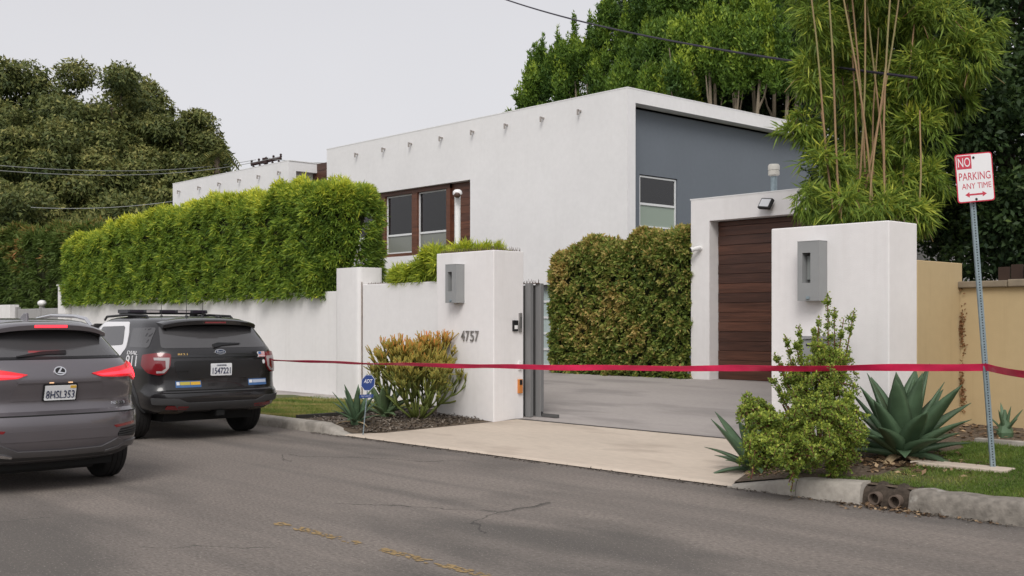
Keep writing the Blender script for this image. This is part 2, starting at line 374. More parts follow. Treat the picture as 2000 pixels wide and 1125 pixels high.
L_hedge = leaf_mat('hedge_leaf', (.030, .060, .012), (.34, .36, .040), .35, mid=(.115, .165, .022), gain=2.3)
L_small = leaf_mat('small_hedge_leaf', (.06, .10, .014), (.38, .38, .035), .35, mid=(.18, .23, .028), gain=1.8)
L_ivy = leaf_mat('ivy_leaf', (.034, .056, .014), (.22, .165, .06), .3, mid=(.088, .112, .022), gain=2.6)
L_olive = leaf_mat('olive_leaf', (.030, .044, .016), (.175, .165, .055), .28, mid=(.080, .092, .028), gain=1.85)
L_brown = leaf_mat('browned_hedge_leaf', (.03, .055, .013), (.30, .13, .05), .3, mid=(.085, .120, .026), gain=1.6)
L_podo = leaf_mat('podocarpus_leaf', (.026, .055, .010), (.22, .27, .030), .3, mid=(.075, .125, .016), gain=1.85)
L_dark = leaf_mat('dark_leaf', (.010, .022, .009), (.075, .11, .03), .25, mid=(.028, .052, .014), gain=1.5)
L_bamboo = leaf_mat('bamboo_leaf', (.04, .07, .012), (.33, .34, .05), .4, mid=(.125, .18, .028), gain=1.7)
L_spek = leaf_mat('succulent_leaf', (.05, .08, .014), (.30, .32, .055), .3, rough=.4, mid=(.125, .165, .028), gain=1.9)
L_fire = leaf_mat('fire_sticks', (.10, .125, .03), (.50, .13, .03), .1, mid=(.24, .19, .035), gain=1.35)
L_grass = leaf_mat('grass_blade', (.045, .085, .014), (.26, .22, .08), .3, mid=(.10, .145, .025), gain=1.5)
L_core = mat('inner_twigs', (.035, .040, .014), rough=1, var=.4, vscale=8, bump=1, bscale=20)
L_agave = mat('agave_leaf', (.075, .125, .068), rough=.5, spec=.3, var=.15, vscale=6, var2=.2, v2scale=1.5)
L_agave2 = mat('pale_agave_leaf', (.15, .22, .11), rough=.5, spec=.3, var=.2, vscale=8)
L_dry = mat('dry_leaf', (.36, .27, .16), rough=.8, var=.3, vscale=10)
red_stem = mat('red_stem', (.13, .045, .03), rough=.6, var=.3, vscale=20)
cane_m = mat('bamboo_cane', (.27, .165, .085), rough=.5, var=.3, vscale=3, stretch=(1,1,.5), alt=(.20,.19,.07), alt_amt=.8, alt_scale=1.5, alt_pos=.48)
# ------------------------------------------------------------------ ground, road, kerbs
def sheet(name, pts_z, m, label, cat):
    mb = MB()
    for quad in pts_z: mb.add(quad, [tuple(range(len(quad)))])
    return tag(obj(name, mb, m, loc=(0, 0, 0), fix=False), label, cat, kind='structure')
def patch(x0, x1, y0, y1, zf, nx=2, ny=2):
    xs = np.linspace(x0, x1, nx+1); ys = np.linspace(y0, y1, ny+1)
    return [[(xs[i], ys[j], zf(xs[i], ys[j])), (xs[i+1], ys[j], zf(xs[i+1], ys[j])), (xs[i+1], ys[j+1], zf(xs[i+1], ys[j+1])), (xs[i], ys[j+1], zf(xs[i], ys[j+1]))] for i in range(nx) for j in range(ny)]

sheet('ground', [[(-1500, -1500, -.05), (1500, -1500, -.05), (1500, 1500, -.05), (-1500, 1500, -.05)]], earth, 'flat far ground beyond the street and gardens', 'ground')
sheet('road', [[(-120, -4, 0), (60, -4, 0), (60, 9.3, 0), (-120, 9.3, 0)]], asphalt, 'worn grey asphalt road in front of the white walls', 'road')
sheet('yard', patch(-90, -24, 12.6, 90, lambda x, y: .5)+patch(-24, 25, 19.05, 90, lambda x, y: .5)+patch(-6.35, 25, 13.1, 19.05, lambda x, y: .44)+patch(-7.85, -6.35, 12.35, 19.05, lambda x, y: .3+.03*(y-12.2)), earth, 'garden soil behind the walls', 'ground')
def cz(x, y): return float(np.interp(y, [11.8, 16.4, 19.2], [.15, .60, .61]))
sheet('motor_court', patch(-24, -7.85, 11.8, 19.2, cz, 6, 16), court_c, 'grey ramped motor court behind the open gate', 'paving')
def lx(y): return float(np.interp(y, [9.2, 9.6, 11.35, 11.8], [-13.75, -13.3, -12.92, -12.85]))
def rx(y): return float(np.interp(y, [9.2, 11.3, 11.8], [-6.85, -7.7, -7.8]))
def az(y): return float(np.interp(y, [9.2, 9.25, 9.7, 11.8], [.012, .035, .06, .154]))
ys = [9.19, 9.25, 9.6, 10.2, 10.8, 11.35, 11.805]; rows = [[(lx(y)+(rx(y)-lx(y))*k/6, y, az(y)) for k in range(7)] for y in ys]
mb = MB().grid(rows); tag(obj('driveway', mb, concrete, loc=(0,0,0), fix=False), 'pale concrete driveway apron between kerb and open gate', 'driveway', kind='structure')
mb = MB().box(-12.85, -7.85, 11.79, 11.845, .10, .162); tag(obj('gate_track', mb, mat('track_steel', (.09,.085,.08), rough=.6, metal=.4, var=.2, vscale=9), loc=(0,0,0)), 'dark steel gate track across the driveway', 'track')

def pz(x, y): return min(.135+.012*(y-9.3)+.010*math.sin(x*3.1)*math.sin(y*2.7), .135+.012*(y-9.3)+.012) if x < -15 else az(y)+.002+(.075-.02*(y-9.3))*min(1, max(0, (lx(y)-x)/.7))
ysp = [9.30, 9.45, 9.6, 9.9, 10.4, 10.9, 11.4, 11.8, 12.2, 12.5]
def prow(f): return [[(lx(y)-.01-78*s_**2.6, y, pz(lx(y)-.01-78*s_**2.6, y)) for s_ in np.linspace(0, 1, 90)] for y in ysp]
pg = prow(0); sheet('planting_strip', [[pg[j][i], pg[j+1][i], pg[j+1][i+1], pg[j][i+1]] for j in range(len(ysp)-1) for i in range(89)], soil, 'bare soil strip between kerb and white wall', 'soil')
def vz(x, y):
    k = min(1.0, max(0.0, (x-rx(y))/.8)); base = float(np.interp(y, [9.3, 9.6, 10.5, 13.2], [.175, .19, .27, .46]))
    return (az(min(y, 11.8))+.004)*(1-k)+base*k+.005*math.sin(x*5+y*3)*k
mb = MB()
ys = np.linspace(9.3, 13.3, 13); xs = np.linspace(0, 1, 25)
mb.grid([[(rx(y)-.01+(12-(rx(y)-.01))*s**1.8, y, vz(rx(y)+(12-rx(y))*s**1.8, y)) for s in xs] for y in ys])
verge = tag(obj('verge', mb, soil, loc=(0,0,0), fix=False, smooth=180), 'sloping soil verge below the beige wall', 'soil', kind='structure')

def kerb(name, pieces, m, label):
    root = thing(name, label, 'kerb', (pieces[0][0], 9.25, 0)); root['kind'] = 'structure'
    for x0, x1, h0, h1 in pieces:
        mb = MB(); g = .004; prof = lambda x, h: [(x, 9.17, -.04), (x, 9.185, h*.55), (x, 9.20, h-.02), (x, 9.225, h-.003), (x, 9.25, h), (x, 9.37, h+.004), (x, 9.37, -.04)]
        n = 7; cols = [prof(x0+g+(x1-x0-2*g)*t, h0+(h1-h0)*t) for t in np.linspace(0, 1, 5)]
        mb.add([p for c in cols for p in c], [(i*n+j, (i+1)*n+j, (i+1)*n+(j+1) % n, i*n+(j+1) % n) for i in range(4) for j in range(n)]+[tuple(range(n)), tuple(range(4*n, 5*n))[::-1]])
        obj('kerb_stone', mb, m, root, smooth=50)
    return root
pcs = [(-15.0, -14.35, .15, .15), (-14.35, -13.68, .15, .025)]
pcs = [(-15.0-1.6*(k+1), -15.0-1.6*k, .15, .15) for k in range(14)][::-1]+pcs
kerb('kerb', pcs, kerb_c, 'pale concrete kerb beside the police vehicle, ramped down to the driveway')
kerb('kerb', [(-6.9, -6.1, .025, .165), (-6.1, -5.42, .165, .20)], kerb_c, 'short pale concrete kerb rising from driveway to drain pipes')
def rough_kerb():
    root = thing('kerb', 'old dark stone kerb below the green lawn', 'kerb', (-4.9, 9.25, 0)); root['kind'] = 'structure'
    rng = np.random.default_rng(5); x = -4.95
    while x < 3:
        w_ = rng.uniform(.7, 1.1); mb = MB(); n = 9; cols = []
        for t in np.linspace(0, 1, 9):
            X = x+.006+(w_-.012)*t; h = .195+rng.normal(0, .007)
            cols.append([(X, 9.15+rng.normal(0, .006), -.04), (X, 9.16+rng.normal(0, .008), .05), (X, 9.165+rng.normal(0, .010), .12), (X, 9.19+rng.normal(0, .008), h-.02), (X, 9.23, h+rng.normal(0, .004)), (X, 9.30, h+.005+rng.normal(0, .004)), (X, 9.40, h), (X, 9.40, .1), (X, 9.40, -.04)])
        mb.add([p for c in cols for p in c], [(i*n+j, (i+1)*n+j, (i+1)*n+(j+1) % n, i*n+(j+1) % n) for i in range(8) for j in range(n)]+[tuple(range(n)), tuple(range(8*n, 9*n))[::-1]])
        obj('kerb_stone', mb, old_kerb, root, smooth=60); x += w_
rough_kerb()
# two drain outlets in the gap between the kerbs
mb = MB()
for i, t in enumerate(np.linspace(-5.44, -4.92, 9)): pass
mb.grid([[(x, y, z+.02*math.sin(x*31+y*9)) for y, z in ((9.22, .0), (9.23, .07), (9.25, .13), (9.29, .17), (9.42, .19))] for x in np.linspace(-5.45, -4.92, 14)])
tag(obj('earth_bank', mb, mat('dark_earth', (.055, .042, .032), rough=1, var=.4, vscale=25, bump=1, bscale=30), loc=(0,0,0), fix=False, smooth=180), 'crumbling earth gap in the kerb around the drain pipes', 'soil', kind='structure')  # bank colour darker than the other soil
for x, z, l in ((-5.28, .075, 'dark drain pipe mouth beside the pale kerb end'), (-5.08, .07, 'dark drain pipe mouth beside the old stone kerb')):
    t = thing('drain_pipe', l, 'pipe', (x, 9.2, z))
    mb = MB(); mb.lathe([(.058, .25), (.058, 0), (.046, 0), (.046, .22), (.0, .22)], (x, 9.17, z), (0, 1, 0), 18); obj('pipe', mb, mat('pipe_grey', (.12,.09,.07), rough=.8), t, smooth=40)
    mb = MB(); mb.lathe([(.0, 0), (.045, 0), (.045, .01), (0, .01)], (x, 9.30, z), (0, 1, 0), 18); obj('bore', mb, dark, t)

# worn yellow centre line, gutter joint
t = thing('road_marking', 'worn broken yellow centre line on the asphalt', 'road marking', (-8, 4.8, 0)); t['kind'] = 'structure'
rng = np.random.default_rng(15); mb = MB()
for _ in range(420):                                               # flakes of paint left on the aggregate
    x = rng.uniform(-8.15, -5.2); y = 4.80+rng.uniform(-.05, .05)
    if abs(x+6.85) < .13 or math.sin(x*7.3)+math.sin(x*17.1+2) < -.9+1.5*rng.random()-.9: continue
    r_ = rng.uniform(.005, .017); n_ = 6; mb.add([(x+r_*rng.uniform(.6, 1.5)*math.cos(2*PI*k/n_)*1.7, y+r_*rng.uniform(.6, 1.2)*math.sin(2*PI*k/n_), .004+.0002*rng.random()) for k in range(n_)], [tuple(range(n_))])
obj('stripe', mb, mat('yellow_paint_flake', (.31, .215, .10), rough=.9, var=.3, vscale=30), t)['kind'] = 'stuff'
# ------------------------------------------------------------------ walls with openings
def holed(mb, a0, a1, z0, z1, t0, t1, holes, fn):
    """slab in the (a,z) plane from t0 (front) to t1 (back) with rectangular holes; fn(a,t,z) -> 3d"""
    A = sorted({a0, a1, *[h[0] for h in holes], *[h[1] for h in holes]}); Zs = sorted({z0, z1, *[h[2] for h in holes], *[h[3] for h in holes]})
    def solid(i, j):
        if i < 0 or j < 0 or i >= len(A)-1 or j >= len(Zs)-1: return False
        a, z = (A[i]+A[i+1])/2, (Zs[j]+Zs[j+1])/2
        return not any(h[0] < a < h[1] and h[2] < z < h[3] for h in holes)
    for i in range(len(A)-1):
        for j in range(len(Zs)-1):
            if not solid(i, j): continue
            a, b, c, d = A[i], A[i+1], Zs[j], Zs[j+1]
            for t in (t0, t1): mb.add([fn(a, t, c), fn(b, t, c), fn(b, t, d), fn(a, t, d)], [(0, 1, 2, 3)])
            for (di, dj, p, q) in ((-1, 0, (a, c), (a, d)), (1, 0, (b, c), (b, d)), (0, -1, (a, c), (b, c)), (0, 1, (a, d), (b, d))):
                if not solid(i+di, j+dj): mb.add([fn(p[0], t0, p[1]), fn(q[0], t0, q[1]), fn(q[0], t1, q[1]), fn(p[0], t1, p[1])], [(0, 1, 2, 3)])
    return mb
def weld(me):
    bm = bmesh.new(); bm.from_mesh(me); bmesh.ops.remove_doubles(bm, verts=bm.verts, dist=1e-4); bmesh.ops.recalc_face_normals(bm, faces=bm.faces); bm.to_mesh(me); bm.free()
FX = lambda a, t, z: (a, t, z)
FY = lambda a, t, z: (t, a, z)

HY = 18.85
house = thing('house', 'modern white house with flat roof, grey side wall and wood window recess', 'house', (-23, HY, .5))
W_OP = (-27.7, -22.35, 3.5, 5.36); D_OP = (-23.6, -17.9, .5, 2.56)
mb = holed(MB(), -29.1, -16.9, .4, 6.90, HY, HY+.27, [W_OP, D_OP], FX); o = obj('front_wall', mb, house_white, house); weld(o.data)
# roof, coping, fascia over the grey side wall
mb = MB().box(-29.1, -17.22, HY+.27, 27.5, 6.55, 6.78); obj('roof', mb, mat('roof_membrane', (.45,.44,.43), rough=.9), house)
mb = MB().box(-17.22, -16.9, HY+.27, 27.5, 6.60, 6.90); obj('fascia', mb, house_white, house)
cop = mat('coping_metal', (.76, .755, .75), rough=.6)
mb = MB().box(-29.12, -16.894, HY-.006, HY+.29, 6.90, 6.925); obj('coping', mb, cop, house)
mb = MB().box(-17.24, -16.894, HY+.29, 27.52, 6.90, 6.925); obj('coping', mb, cop, house)
mb = holed(MB(), HY+.27, 27.3, .4, 6.60, -17.22, -17.45, [(19.62, 20.98, 3.84, 5.07)], FY); o = obj('side_wall', mb, grey_wall, house); weld(o.data)
mb = MB().box(-29.1, -28.85, HY+.27, 27.3, .4, 6.55); obj('left_wall', mb, house_white, house)
mb = MB().box(-28.85, -17.45, 27.1, 27.3, .4, 6.55); obj('back_wall', mb, house_white, house)
# upper room seen through the glass
room = mat('room_paint', (.70, .70, .64), rough=.9, var=.05, vscale=2)
mb = MB().box(-28.8, -17.47, HY+.28, 24.0, 3.1, 3.25); obj('upper_floor', mb, mat('room_floor', (.16,.10,.06), rough=.5), house)
mb = MB().box(-28.8, -17.47, 23.3, 23.4, 3.25, 6.5); obj('room_wall', mb, room, house)
mb = MB().box(-22.2, -22.05, HY+.28, 23.3, 3.25, 6.5); obj('room_wall', mb, mat('reflected_ochre', (.30,.21,.10), rough=.9), house)  # ochre wall colour stands in for the brown reflected in the side window
mb = MB().box(-24.9, -24.75, 21.2, 23.3, 3.25, 6.0); obj('room_wall', mb, mat('room_dark', (.10,.12,.07), rough=.9), house)

def sash(parent, a0, a1, z0, z1, zr, t, fn, fw=.038, low=None):
    f = MB(); d0, d1 = t, t+.06 if t > 0 else t-.06
    for q in ((a0, a0+fw, z0, z1), (a1-fw, a1, z0, z1), (a0+fw, a1-fw, z0, z0+fw), (a0+fw, a1-fw, z1-fw, z1), (a0+fw, a1-fw, zr-.026, zr+.026)):
        P = [fn(a, d, z) for z in (q[2], q[3]) for d in (d0, d1) for a in (q[0], q[1])]
        f.add(P, [(0, 1, 3, 2), (4, 5, 7, 6), (0, 1, 5, 4), (2, 3, 7, 6), (0, 2, 6, 4), (1, 3, 7, 5)])
    w_ = obj('window', f, alu, parent)
    for zz0, zz1, m in ((zr+.026, z1-fw, clear), (z0+fw, zr-.026, low or clear)):
        dm = (d0+d1)/2; e = .004
        P = [fn(a, d, z) for z in (zz0, zz1) for d in (dm-e, dm+e) for a in (a0+fw, a1-fw)]
        obj('pane', MB().add(P, [(0, 1, 3, 2), (4, 5, 7, 6), (0, 1, 5, 4), (2, 3, 7, 6), (0, 2, 6, 4), (1, 3, 7, 5)]), m, w_)
    return w_
frost_g = mat('grey_film_glass', (.20, .21, .185), rough=.12, spec=.6); frost_l = mat('green_film_glass', (.27, .33, .27), rough=.12, spec=.6)
for a0, a1 in ((-27.66, -26.52), (-26.28, -25.02), (-24.78, -23.5)): sash(house, a0, a1, 3.6, 5.24, 4.12, HY+.20, FX, low=frost_g)
for a0, a1 in ((-26.52, -26.28), (-25.02, -24.78), (-23.5, -23.34)):
    obj('mullion', MB().box(a0, a1, HY+.13, HY+.27, 3.5, 5.36), wood2, house)
obj('head_board', MB().box(-27.7, -23.34, HY+.12, HY+.27, 5.245, 5.358), wood2, house)
obj('sill_board', MB().box(-27.7, -23.34, HY+.12, HY+.30, 3.502, 3.597), wood2, house)
for k in range(9):                                                   # boards lining the recess beside the window
    z0 = 3.502+k*.2064; obj('plank', MB().box(-23.34, -22.352, HY+.20, HY+.25, z0, z0+.200), (wood2, wood, wood2)[k % 3], house)
sash(house, 19.64, 20.96, 3.86, 5.05, 4.40, -17.25, FY, low=frost_l)
# glazed garage door in the shaded recess
gd = obj('garage_door', MB().box(-23.6, -17.9, HY+.24, HY+.27, .6, .66), alu, house)
for x in (-23.6, -22.2, -20.8, -19.4, -18.0): obj('stile', MB().box(x, x+.09, HY+.16, HY+.235, .6, 2.5), alu, gd)
for r in range(5):
    z0 = .62+r*.385; obj('rail', MB().box(-23.6, -17.9, HY+.165, HY+.24, z0-.028, z0+.028), alu, gd)
    for c in range(4):
        x0 = -23.5+c*1.4; obj('pane', MB().box(x0, x0+1.29, HY+.19, HY+.20, z0+.03, z0+.355), frost, gd)
obj('soffit', MB().box(-23.6, -17.9, HY+.04, HY+.26, 2.5, 2.556), dark_metal, house)
# scupper clips below the parapet
hook = mat('clip_metal', (.33, .30, .28), rough=.6)
def clips(xs, y, z, parent):
    for x in xs:
        m = MB(); m.box(x-.02, x+.02, y-.10, y, z-.02, z+.02); m.box(x-.02, x+.02, y-.12, y-.09, z-.10, z+.03); obj('scupper', m, hook, parent)
clips([-27.45, -26.1, -24.85, -23.5, -22.2, -20.9, -19.6, -18.35], HY, 6.58, house)
# left wing and the timber link between
obj('wing_wall', MB().box(-39.5, -31.3, HY, HY+.27, .4, 6.80), house_white, house)
obj('wing_side', MB().box(-31.75, -31.55, HY+.27, 27, .4, 6.50), house_white, house)
obj('wing_fascia', MB().box(-31.75, -31.3, HY+.27, 27, 6.50, 6.80), house_white, house)
obj('wing_roof', MB().box(-39.5, -31.75, HY+.27, 27, 6.45, 6.62), MATS['roof_membrane'], house)
obj('coping', MB().box(-39.52, -31.28, HY-.006, HY+.29, 6.80, 6.825), cop, house)
obj('coping', MB().box(-31.77, -31.28, HY+.29, 27.02, 6.80, 6.825), cop, house)
clips([-38.9, -37.3, -35.8, -34.4, -33.1, -31.8], HY, 6.48, house)
for k in range(15):
    z0 = 3.2+k*.24; obj('link_board', MB().box(-31.55, -29.1, 19.9, 19.95, z0, z0+.232), (wood3, wood, wood3)[k % 3], house)
obj('link_wall', MB().box(-31.55, -29.1, 19.955, 20.2, .4, 6.79), wood3, house)
mb = MB().grid([[(x, 19.55+.035*math.sin(x*38), z) for x in np.linspace(-24.3, -23.4, 40)] for z in (3.3, 5.6)]); obj('added_curtain', mb, mat('added_curtain', (.62, .63, .61), rough=.9), house, smooth=180)  # pale cloth added to give the right pane a lighter tone
lamp = thing('pendant_lamp', 'glowing orange pendant lamp hanging inside the upstairs window', 'lamp', (-26.3, 20.4, 4.22))
mb = MB(); mb.lathe([(.02, 0), (.075, .02), (.085, .25), (.06, .62), (.02, .66)], (-26.3, 20.4, 4.22), n=14); obj('lamp_shade', mb, mat('lamp_glow', (.8,.35,.08), emit=((1,.33,.05), 2.2)), lamp, smooth=40)
mb = MB(); mb.tube([(-26.3, 20.4, 4.87), (-26.3, 20.4, 6.55)], .008, 6); obj('cord', mb, black, lamp)

# ------------------------------------------------------------------ garage with timber door
GY = 16.6
gar = thing('garage', 'white rendered garage portal with tall dark plank door', 'garage', (-11.4, GY, .6))
mb = holed(MB(), -13.30, -9.2, .45, 3.93, GY, GY+.32, [(-12.87, -9.75, .45, 3.52)], FX); o = obj('portal', mb, white, gar); weld(o.data)
obj('wall', MB().box(-13.28, -9.22, GY+.32, 22.0, .45, 3.80), white, gar)
obj('coping', MB().box(-13.32, -9.18, GY-.006, GY+.34, 3.93, 3.95), cop, gar)
door = obj('door', MB().box(-12.86, -9.76, GY+.29, GY+.318, .6, 3.518), wood3, gar)
rng = np.random.default_rng(11); z = .61; k = 0
while z < 3.5:
    h = .176; z1 = min(z+h, 3.515); obj('plank', MB().box(-12.862, -9.758, GY+.255-.004*(k % 3), GY+.29, z, z1-.007), [wood, wood2, wood3, wood, wood3][int(rng.integers(5))], door, bevel=.003); z += h; k += 1
vp = obj('vent_pipe', MB().lathe([(.062, -.2), (.062, .42), (.066, .42)], (-12.30, GY+1.2, 3.98), n=16), galv, gar, smooth=40)
obj('vent_cap', MB().lathe([(.05, .40), (.105, .43), (.105, .50), (.098, .505), (.098, .52), (.108, .525), (.108, .60), (.09, .63), (.0, .635)], (-12.30, GY+1.2, 3.98), n=20), mat('vent_cap', (.55,.53,.48), rough=.6), vp, smooth=40)
fl = thing('floodlight', 'square black floodlight tilted down on white garage portal', 'floodlight', (-11.55, GY, 3.72))
rot = Matrix.Rotation(R(-28), 3, 'X') @ Matrix.Rotation(R(8), 3, 'Y')
obj('housing', MB().obox((-11.55, GY-.12, 3.72), (.25, .07, .20), rot), black, fl, bevel=.01)
c2 = Vector((-11.55, GY-.12, 3.72))+rot @ Vector((0, -.037, 0)); obj('lens', MB().obox(c2, (.20, .008, .15), rot), mat('lamp_lens', (.55,.56,.58), rough=.15, spec=.6), fl)
obj('bracket', MB().box(-11.58, -11.52, GY-.10, GY+.005, 3.70, 3.76), black, fl)
def bullet(name, x, y, z, label, d):
    t = thing(name, label, 'camera', (x, y, z)); d = Vector(d).normalized()
    obj('mount', MB().lathe([(.045, 0), (.045, .03), (.02, .05), (.02, .09)], (x, y+.005, z), (0, -1, 0), 14), white_pl, t, smooth=40)
    a = Vector((x, y-.09, z)); obj('body', MB().lathe([(.035, -.06), (.042, -.05), (.042, .09), (.048, .09), (.048, .13)], a, d, 16), white_pl, t, smooth=40)
    obj('lens', MB().lathe([(.0, 0), (.042, .001), (.042, .006), (.0, .008)], a+d*.129, d, 16), black, t)
bullet('security_camera', -13.08, GY, 3.02, 'small white bullet camera on garage portal beside the ivy hedge', (-.5, -.8, -.25))

# ------------------------------------------------------------------ gate pillars
PY = 11.35
def spikes(parent, x0, x1, y0, y1, z, n, seed, h=.07):
    rng = np.random.default_rng(seed); m = MB()
    for k in range(n):
        t = k/(n-1); x, y = x0+(x1-x0)*t, y0+(y1-y0)*t
        for s in (-1, 1):
            d = Vector((rng.normal(0, .25), s*.35+rng.normal(0, .15), 1)).normalized()*h*rng.uniform(.6, 1.2); m.tube([(x, y, z-.005), (x+d.x, y+d.y, z+d.z)], [.007, .002], 4)
    m.box(min(x0, x1)-.01, max(x0, x1)+.01, min(y0, y1)-.02, max(y0, y1)+.02, z-.004, z+.008)
    obj('spike_strip', m, mat('spike_rust', (.10, .065, .05), rough=.8), parent)
lp = thing('gate_pillar', 'white gate pillar bearing steel house numbers and grey meter box', 'pillar', (-13.6, PY+.3, .1))
obj('shaft', MB().box(-14.30, -12.90, PY, PY+.62, .05, 2.76), white, lp, bevel=.012)
spikes(lp, -14.25, -12.95, PY+.06, PY+.06, 2.76, 30, 1); spikes(lp, -12.95, -12.95, PY+.12, PY+.58, 2.76, 10, 2)
steel = mat('brushed_steel', (.30, .29, .28), rough=.4, metal=.6)
for k, ch in enumerate('4757'):
    obj('house_number', text_mb(ch, .085, .165, lambda u, v, t, k=k: (-13.62+k*.112+u, PY-.004-.018*t, 1.44+v)), steel, lp)
rp = thing('gate_pillar', 'white gate pillar behind the shrub, backed by bamboo', 'pillar', (-7.1, PY+.3, .2))
obj('shaft', MB().box(-7.88, -6.35, PY, PY+.62, .05, 2.77), white, rp, bevel=.012)
spikes(rp, -7.8, -6.42, PY+.45, PY+.45, 2.77, 26, 3, .05)

def meter(x, y, z0, z1, wdt, label, dep=.17):
    t = thing('meter_box', label, 'meter box', (x, y, z0)); a, b = x-wdt/2, x+wdt/2
    m = holed(MB(), a, b, z0, z1, y-dep, y+.004, [(a+wdt*.22, b-wdt*.40, z0+(z1-z0)*.30, z1-(z1-z0)*.19)], FX); o = obj('box', m, box_grey, t); weld(o.data)
    obj('back', MB().box(a+.02, b-.02, y-.05, y-.04, z0+.02, z1-.02), mat('meter_back', (.13,.13,.125), rough=.7), t)
    obj('meter_glass', MB().box(a+wdt*.24, b-wdt*.42, y-.075, y-.05, z0+(z1-z0)*.36, z1-(z1-z0)*.24), mat('meter_dial', (.30,.32,.31), rough=.2, spec=.6), t)
    obj('lid', MB().box(a-.003, b+.003, y-dep-.003, y-.002, z1, z1+.006), box_grey, t)
    obj('latch', MB().box(x-.02, x+.02, y-dep-.014, y-dep+.002, z0+.02, z0+.05), galv, t)
meter(-13.73, PY, 1.96, 2.56, .27, 'tall grey meter box on the pillar above the house numbers')
meter(-7.26, PY, 1.90, 2.58, .285, 'tall grey meter box on the pillar above the shrub')
t = thing('letter_box', 'grey metal letter box on the pillar half hidden by shrub shoots', 'letter box', (-7.15, PY, 1.1))
obj('body', MB().box(-7.36, -6.96, PY-.15, PY+.003, 1.13, 1.46), box_grey, t, bevel=.01); obj('lid', MB().box(-7.37, -6.95, PY-.17, PY-.002, 1.462, 1.495), mat('dull_steel', (.33,.33,.33), rough=.5, metal=.3), t)
obj('slot', MB().box(-7.30, -7.02, PY-.153, PY-.148, 1.38, 1.405), dark, t)
# small devices on the inner face of the left pillar
def device(name, y, z, w_, h, d, m, label, cat, lens=None):
    t = thing(name, label, cat, (-12.9, y, z)); obj('case', MB().box(-12.903, -12.9+d, y-w_/2, y+w_/2, z-h/2, z+h/2), m, t, bevel=.006)
    if lens: obj('face', MB().box(-12.9+d-.004, -12.9+d+.004, y-w_*.32, y+w_*.32, z+lens[0]*h, z+lens[1]*h), lens[2], t)
device('intercom', 11.78, 1.60, .10, .17, .035, black, 'black video intercom on the pillar beside the gate', 'intercom', (-.30, .05, white_pl))
device('keypad', 11.89, 1.65, .05, .30, .03, steel, 'narrow steel keypad at the pillar edge by the gate', 'keypad', (-.3, .3, dark_metal))
device('junction_box', 11.88, .98, .07, .13, .03, white_pl, 'small white junction box low on the pillar', 'junction box', (-.35, -.30, box_grey))
device('gate_sensor', 11.88, .66, .08, .22, .04, mat('amber', (.55,.20,.05), rough=.4), 'orange and black gate sensor low on the pillar', 'sensor', (.1, .45, black))
# folding gate, its two leaves stacked open behind the pillar
gt = thing('folding_gate', 'dark grey steel folding gate stacked open beside the numbered pillar', 'gate', (-13.2, 12.1, .15))
gp = mat('gate_post', (.20,.20,.20), rough=.5, metal=.2)
for y0, x1 in ((12.00, -12.90), (12.10, -12.77)):
    lf = obj('leaf', MB().box(-13.95, x1, y0+.02, y0+.04, .2, 2.22), dark_metal, gt)
    obj('stile', MB().box(x1, x1+.12, y0, y0+.07, .175, 2.26), gp, lf, bevel=.006); obj('stile', MB().box(-14.03, -13.95, y0, y0+.07, .175, 2.26), gp, lf)
    for z in (.2, 1.2, 2.14): obj('rail', MB().box(-13.95, x1, y0+.041, y0+.07, z, z+.07), dark_metal, lf)
spikes(gt, -13.2, -12.68, 12.08, 12.08, 2.26, 9, 4)
obj('wheel', MB().lathe([(0, 0), (.06, 0), (.06, .03), (0, .03)], (-12.70, 12.11, .235), (0, 1, 0), 16), black, gt)
obj('stop', MB().box(-12.65, -12.3, 12.12, 12.16, .19, .24), dark_metal, gt)

# ------------------------------------------------------------------ street walls
def wall(x0, x1, y0, y1, z1, label, m=white, name='wall', z0=.05):
    o = obj(name, MB().box(x0, x1, y0, y1, z0, z1), m, loc=((x0+x1)/2, (y0+y1)/2, z0), bevel=.012); return tag(o, label, 'wall')
wall(-32.5, -18.5, 12.42, 12.67, 2.27, 'long white street wall under the tall clipped hedge')
t = thing('wall_pier', 'white wall pier standing taller than the walls, at the hedge end', 'pier', (-18.1, 12.4, .1))
P = arc_round([(-18.52, 12.18), (-17.70, 12.18), (-17.70, 12.75), (-18.52, 12.75)], .10, 5)
obj('shaft', MB().prism(P, lambda u, v, s: (u, v, s), .05, 2.70), white, t, smooth=35)
obj('drip_edge', MB().box(-17.685, -17.672, 12.225, 12.237, .2, 2.42), mat('rust_edge', (.20,.14,.10), rough=.9, var=.4, vscale=9), t)
wall(-17.668, -14.31, 12.24, 12.50, 2.37, 'short white wall between pier and numbered pillar')
t2 = thing('wall_capping', 'dark spiked capping strip on the short white wall', 'capping', (-16, 12.37, 2.37)); spikes(t2, -17.6, -14.35, 12.33, 12.33, 2.374, 44, 6, .04)
t = thing('dome_camera', 'white dome camera on a tall white post behind numbered pillar', 'camera', (-15.43, 12.72, .2))
cx, cy = -15.43, 12.72
obj('post', MB().tube([(cx, cy, .2), (cx, cy, 4.00)], .055, 14), white_pl, t, smooth=40); obj('bracket', MB().tube([(cx, cy, 3.90), (cx+.10, cy-.07, 3.94)], .03, 8), white_pl, t)
obj('dome', MB().lathe([(.0, .075), (.045, .07), (.075, .045), (.085, 0), (.08, -.02), (.0, -.025)], (cx+.12, cy-.10, 3.92), (.1, -.15, 1), 20), white_pl, t, smooth=40)
obj('lens', MB().ball((cx+.14, cy-.12, 3.90), (.064, .064, .064)), mat('dome_lens', (.10,.06,.045), rough=.2), t, smooth=180)
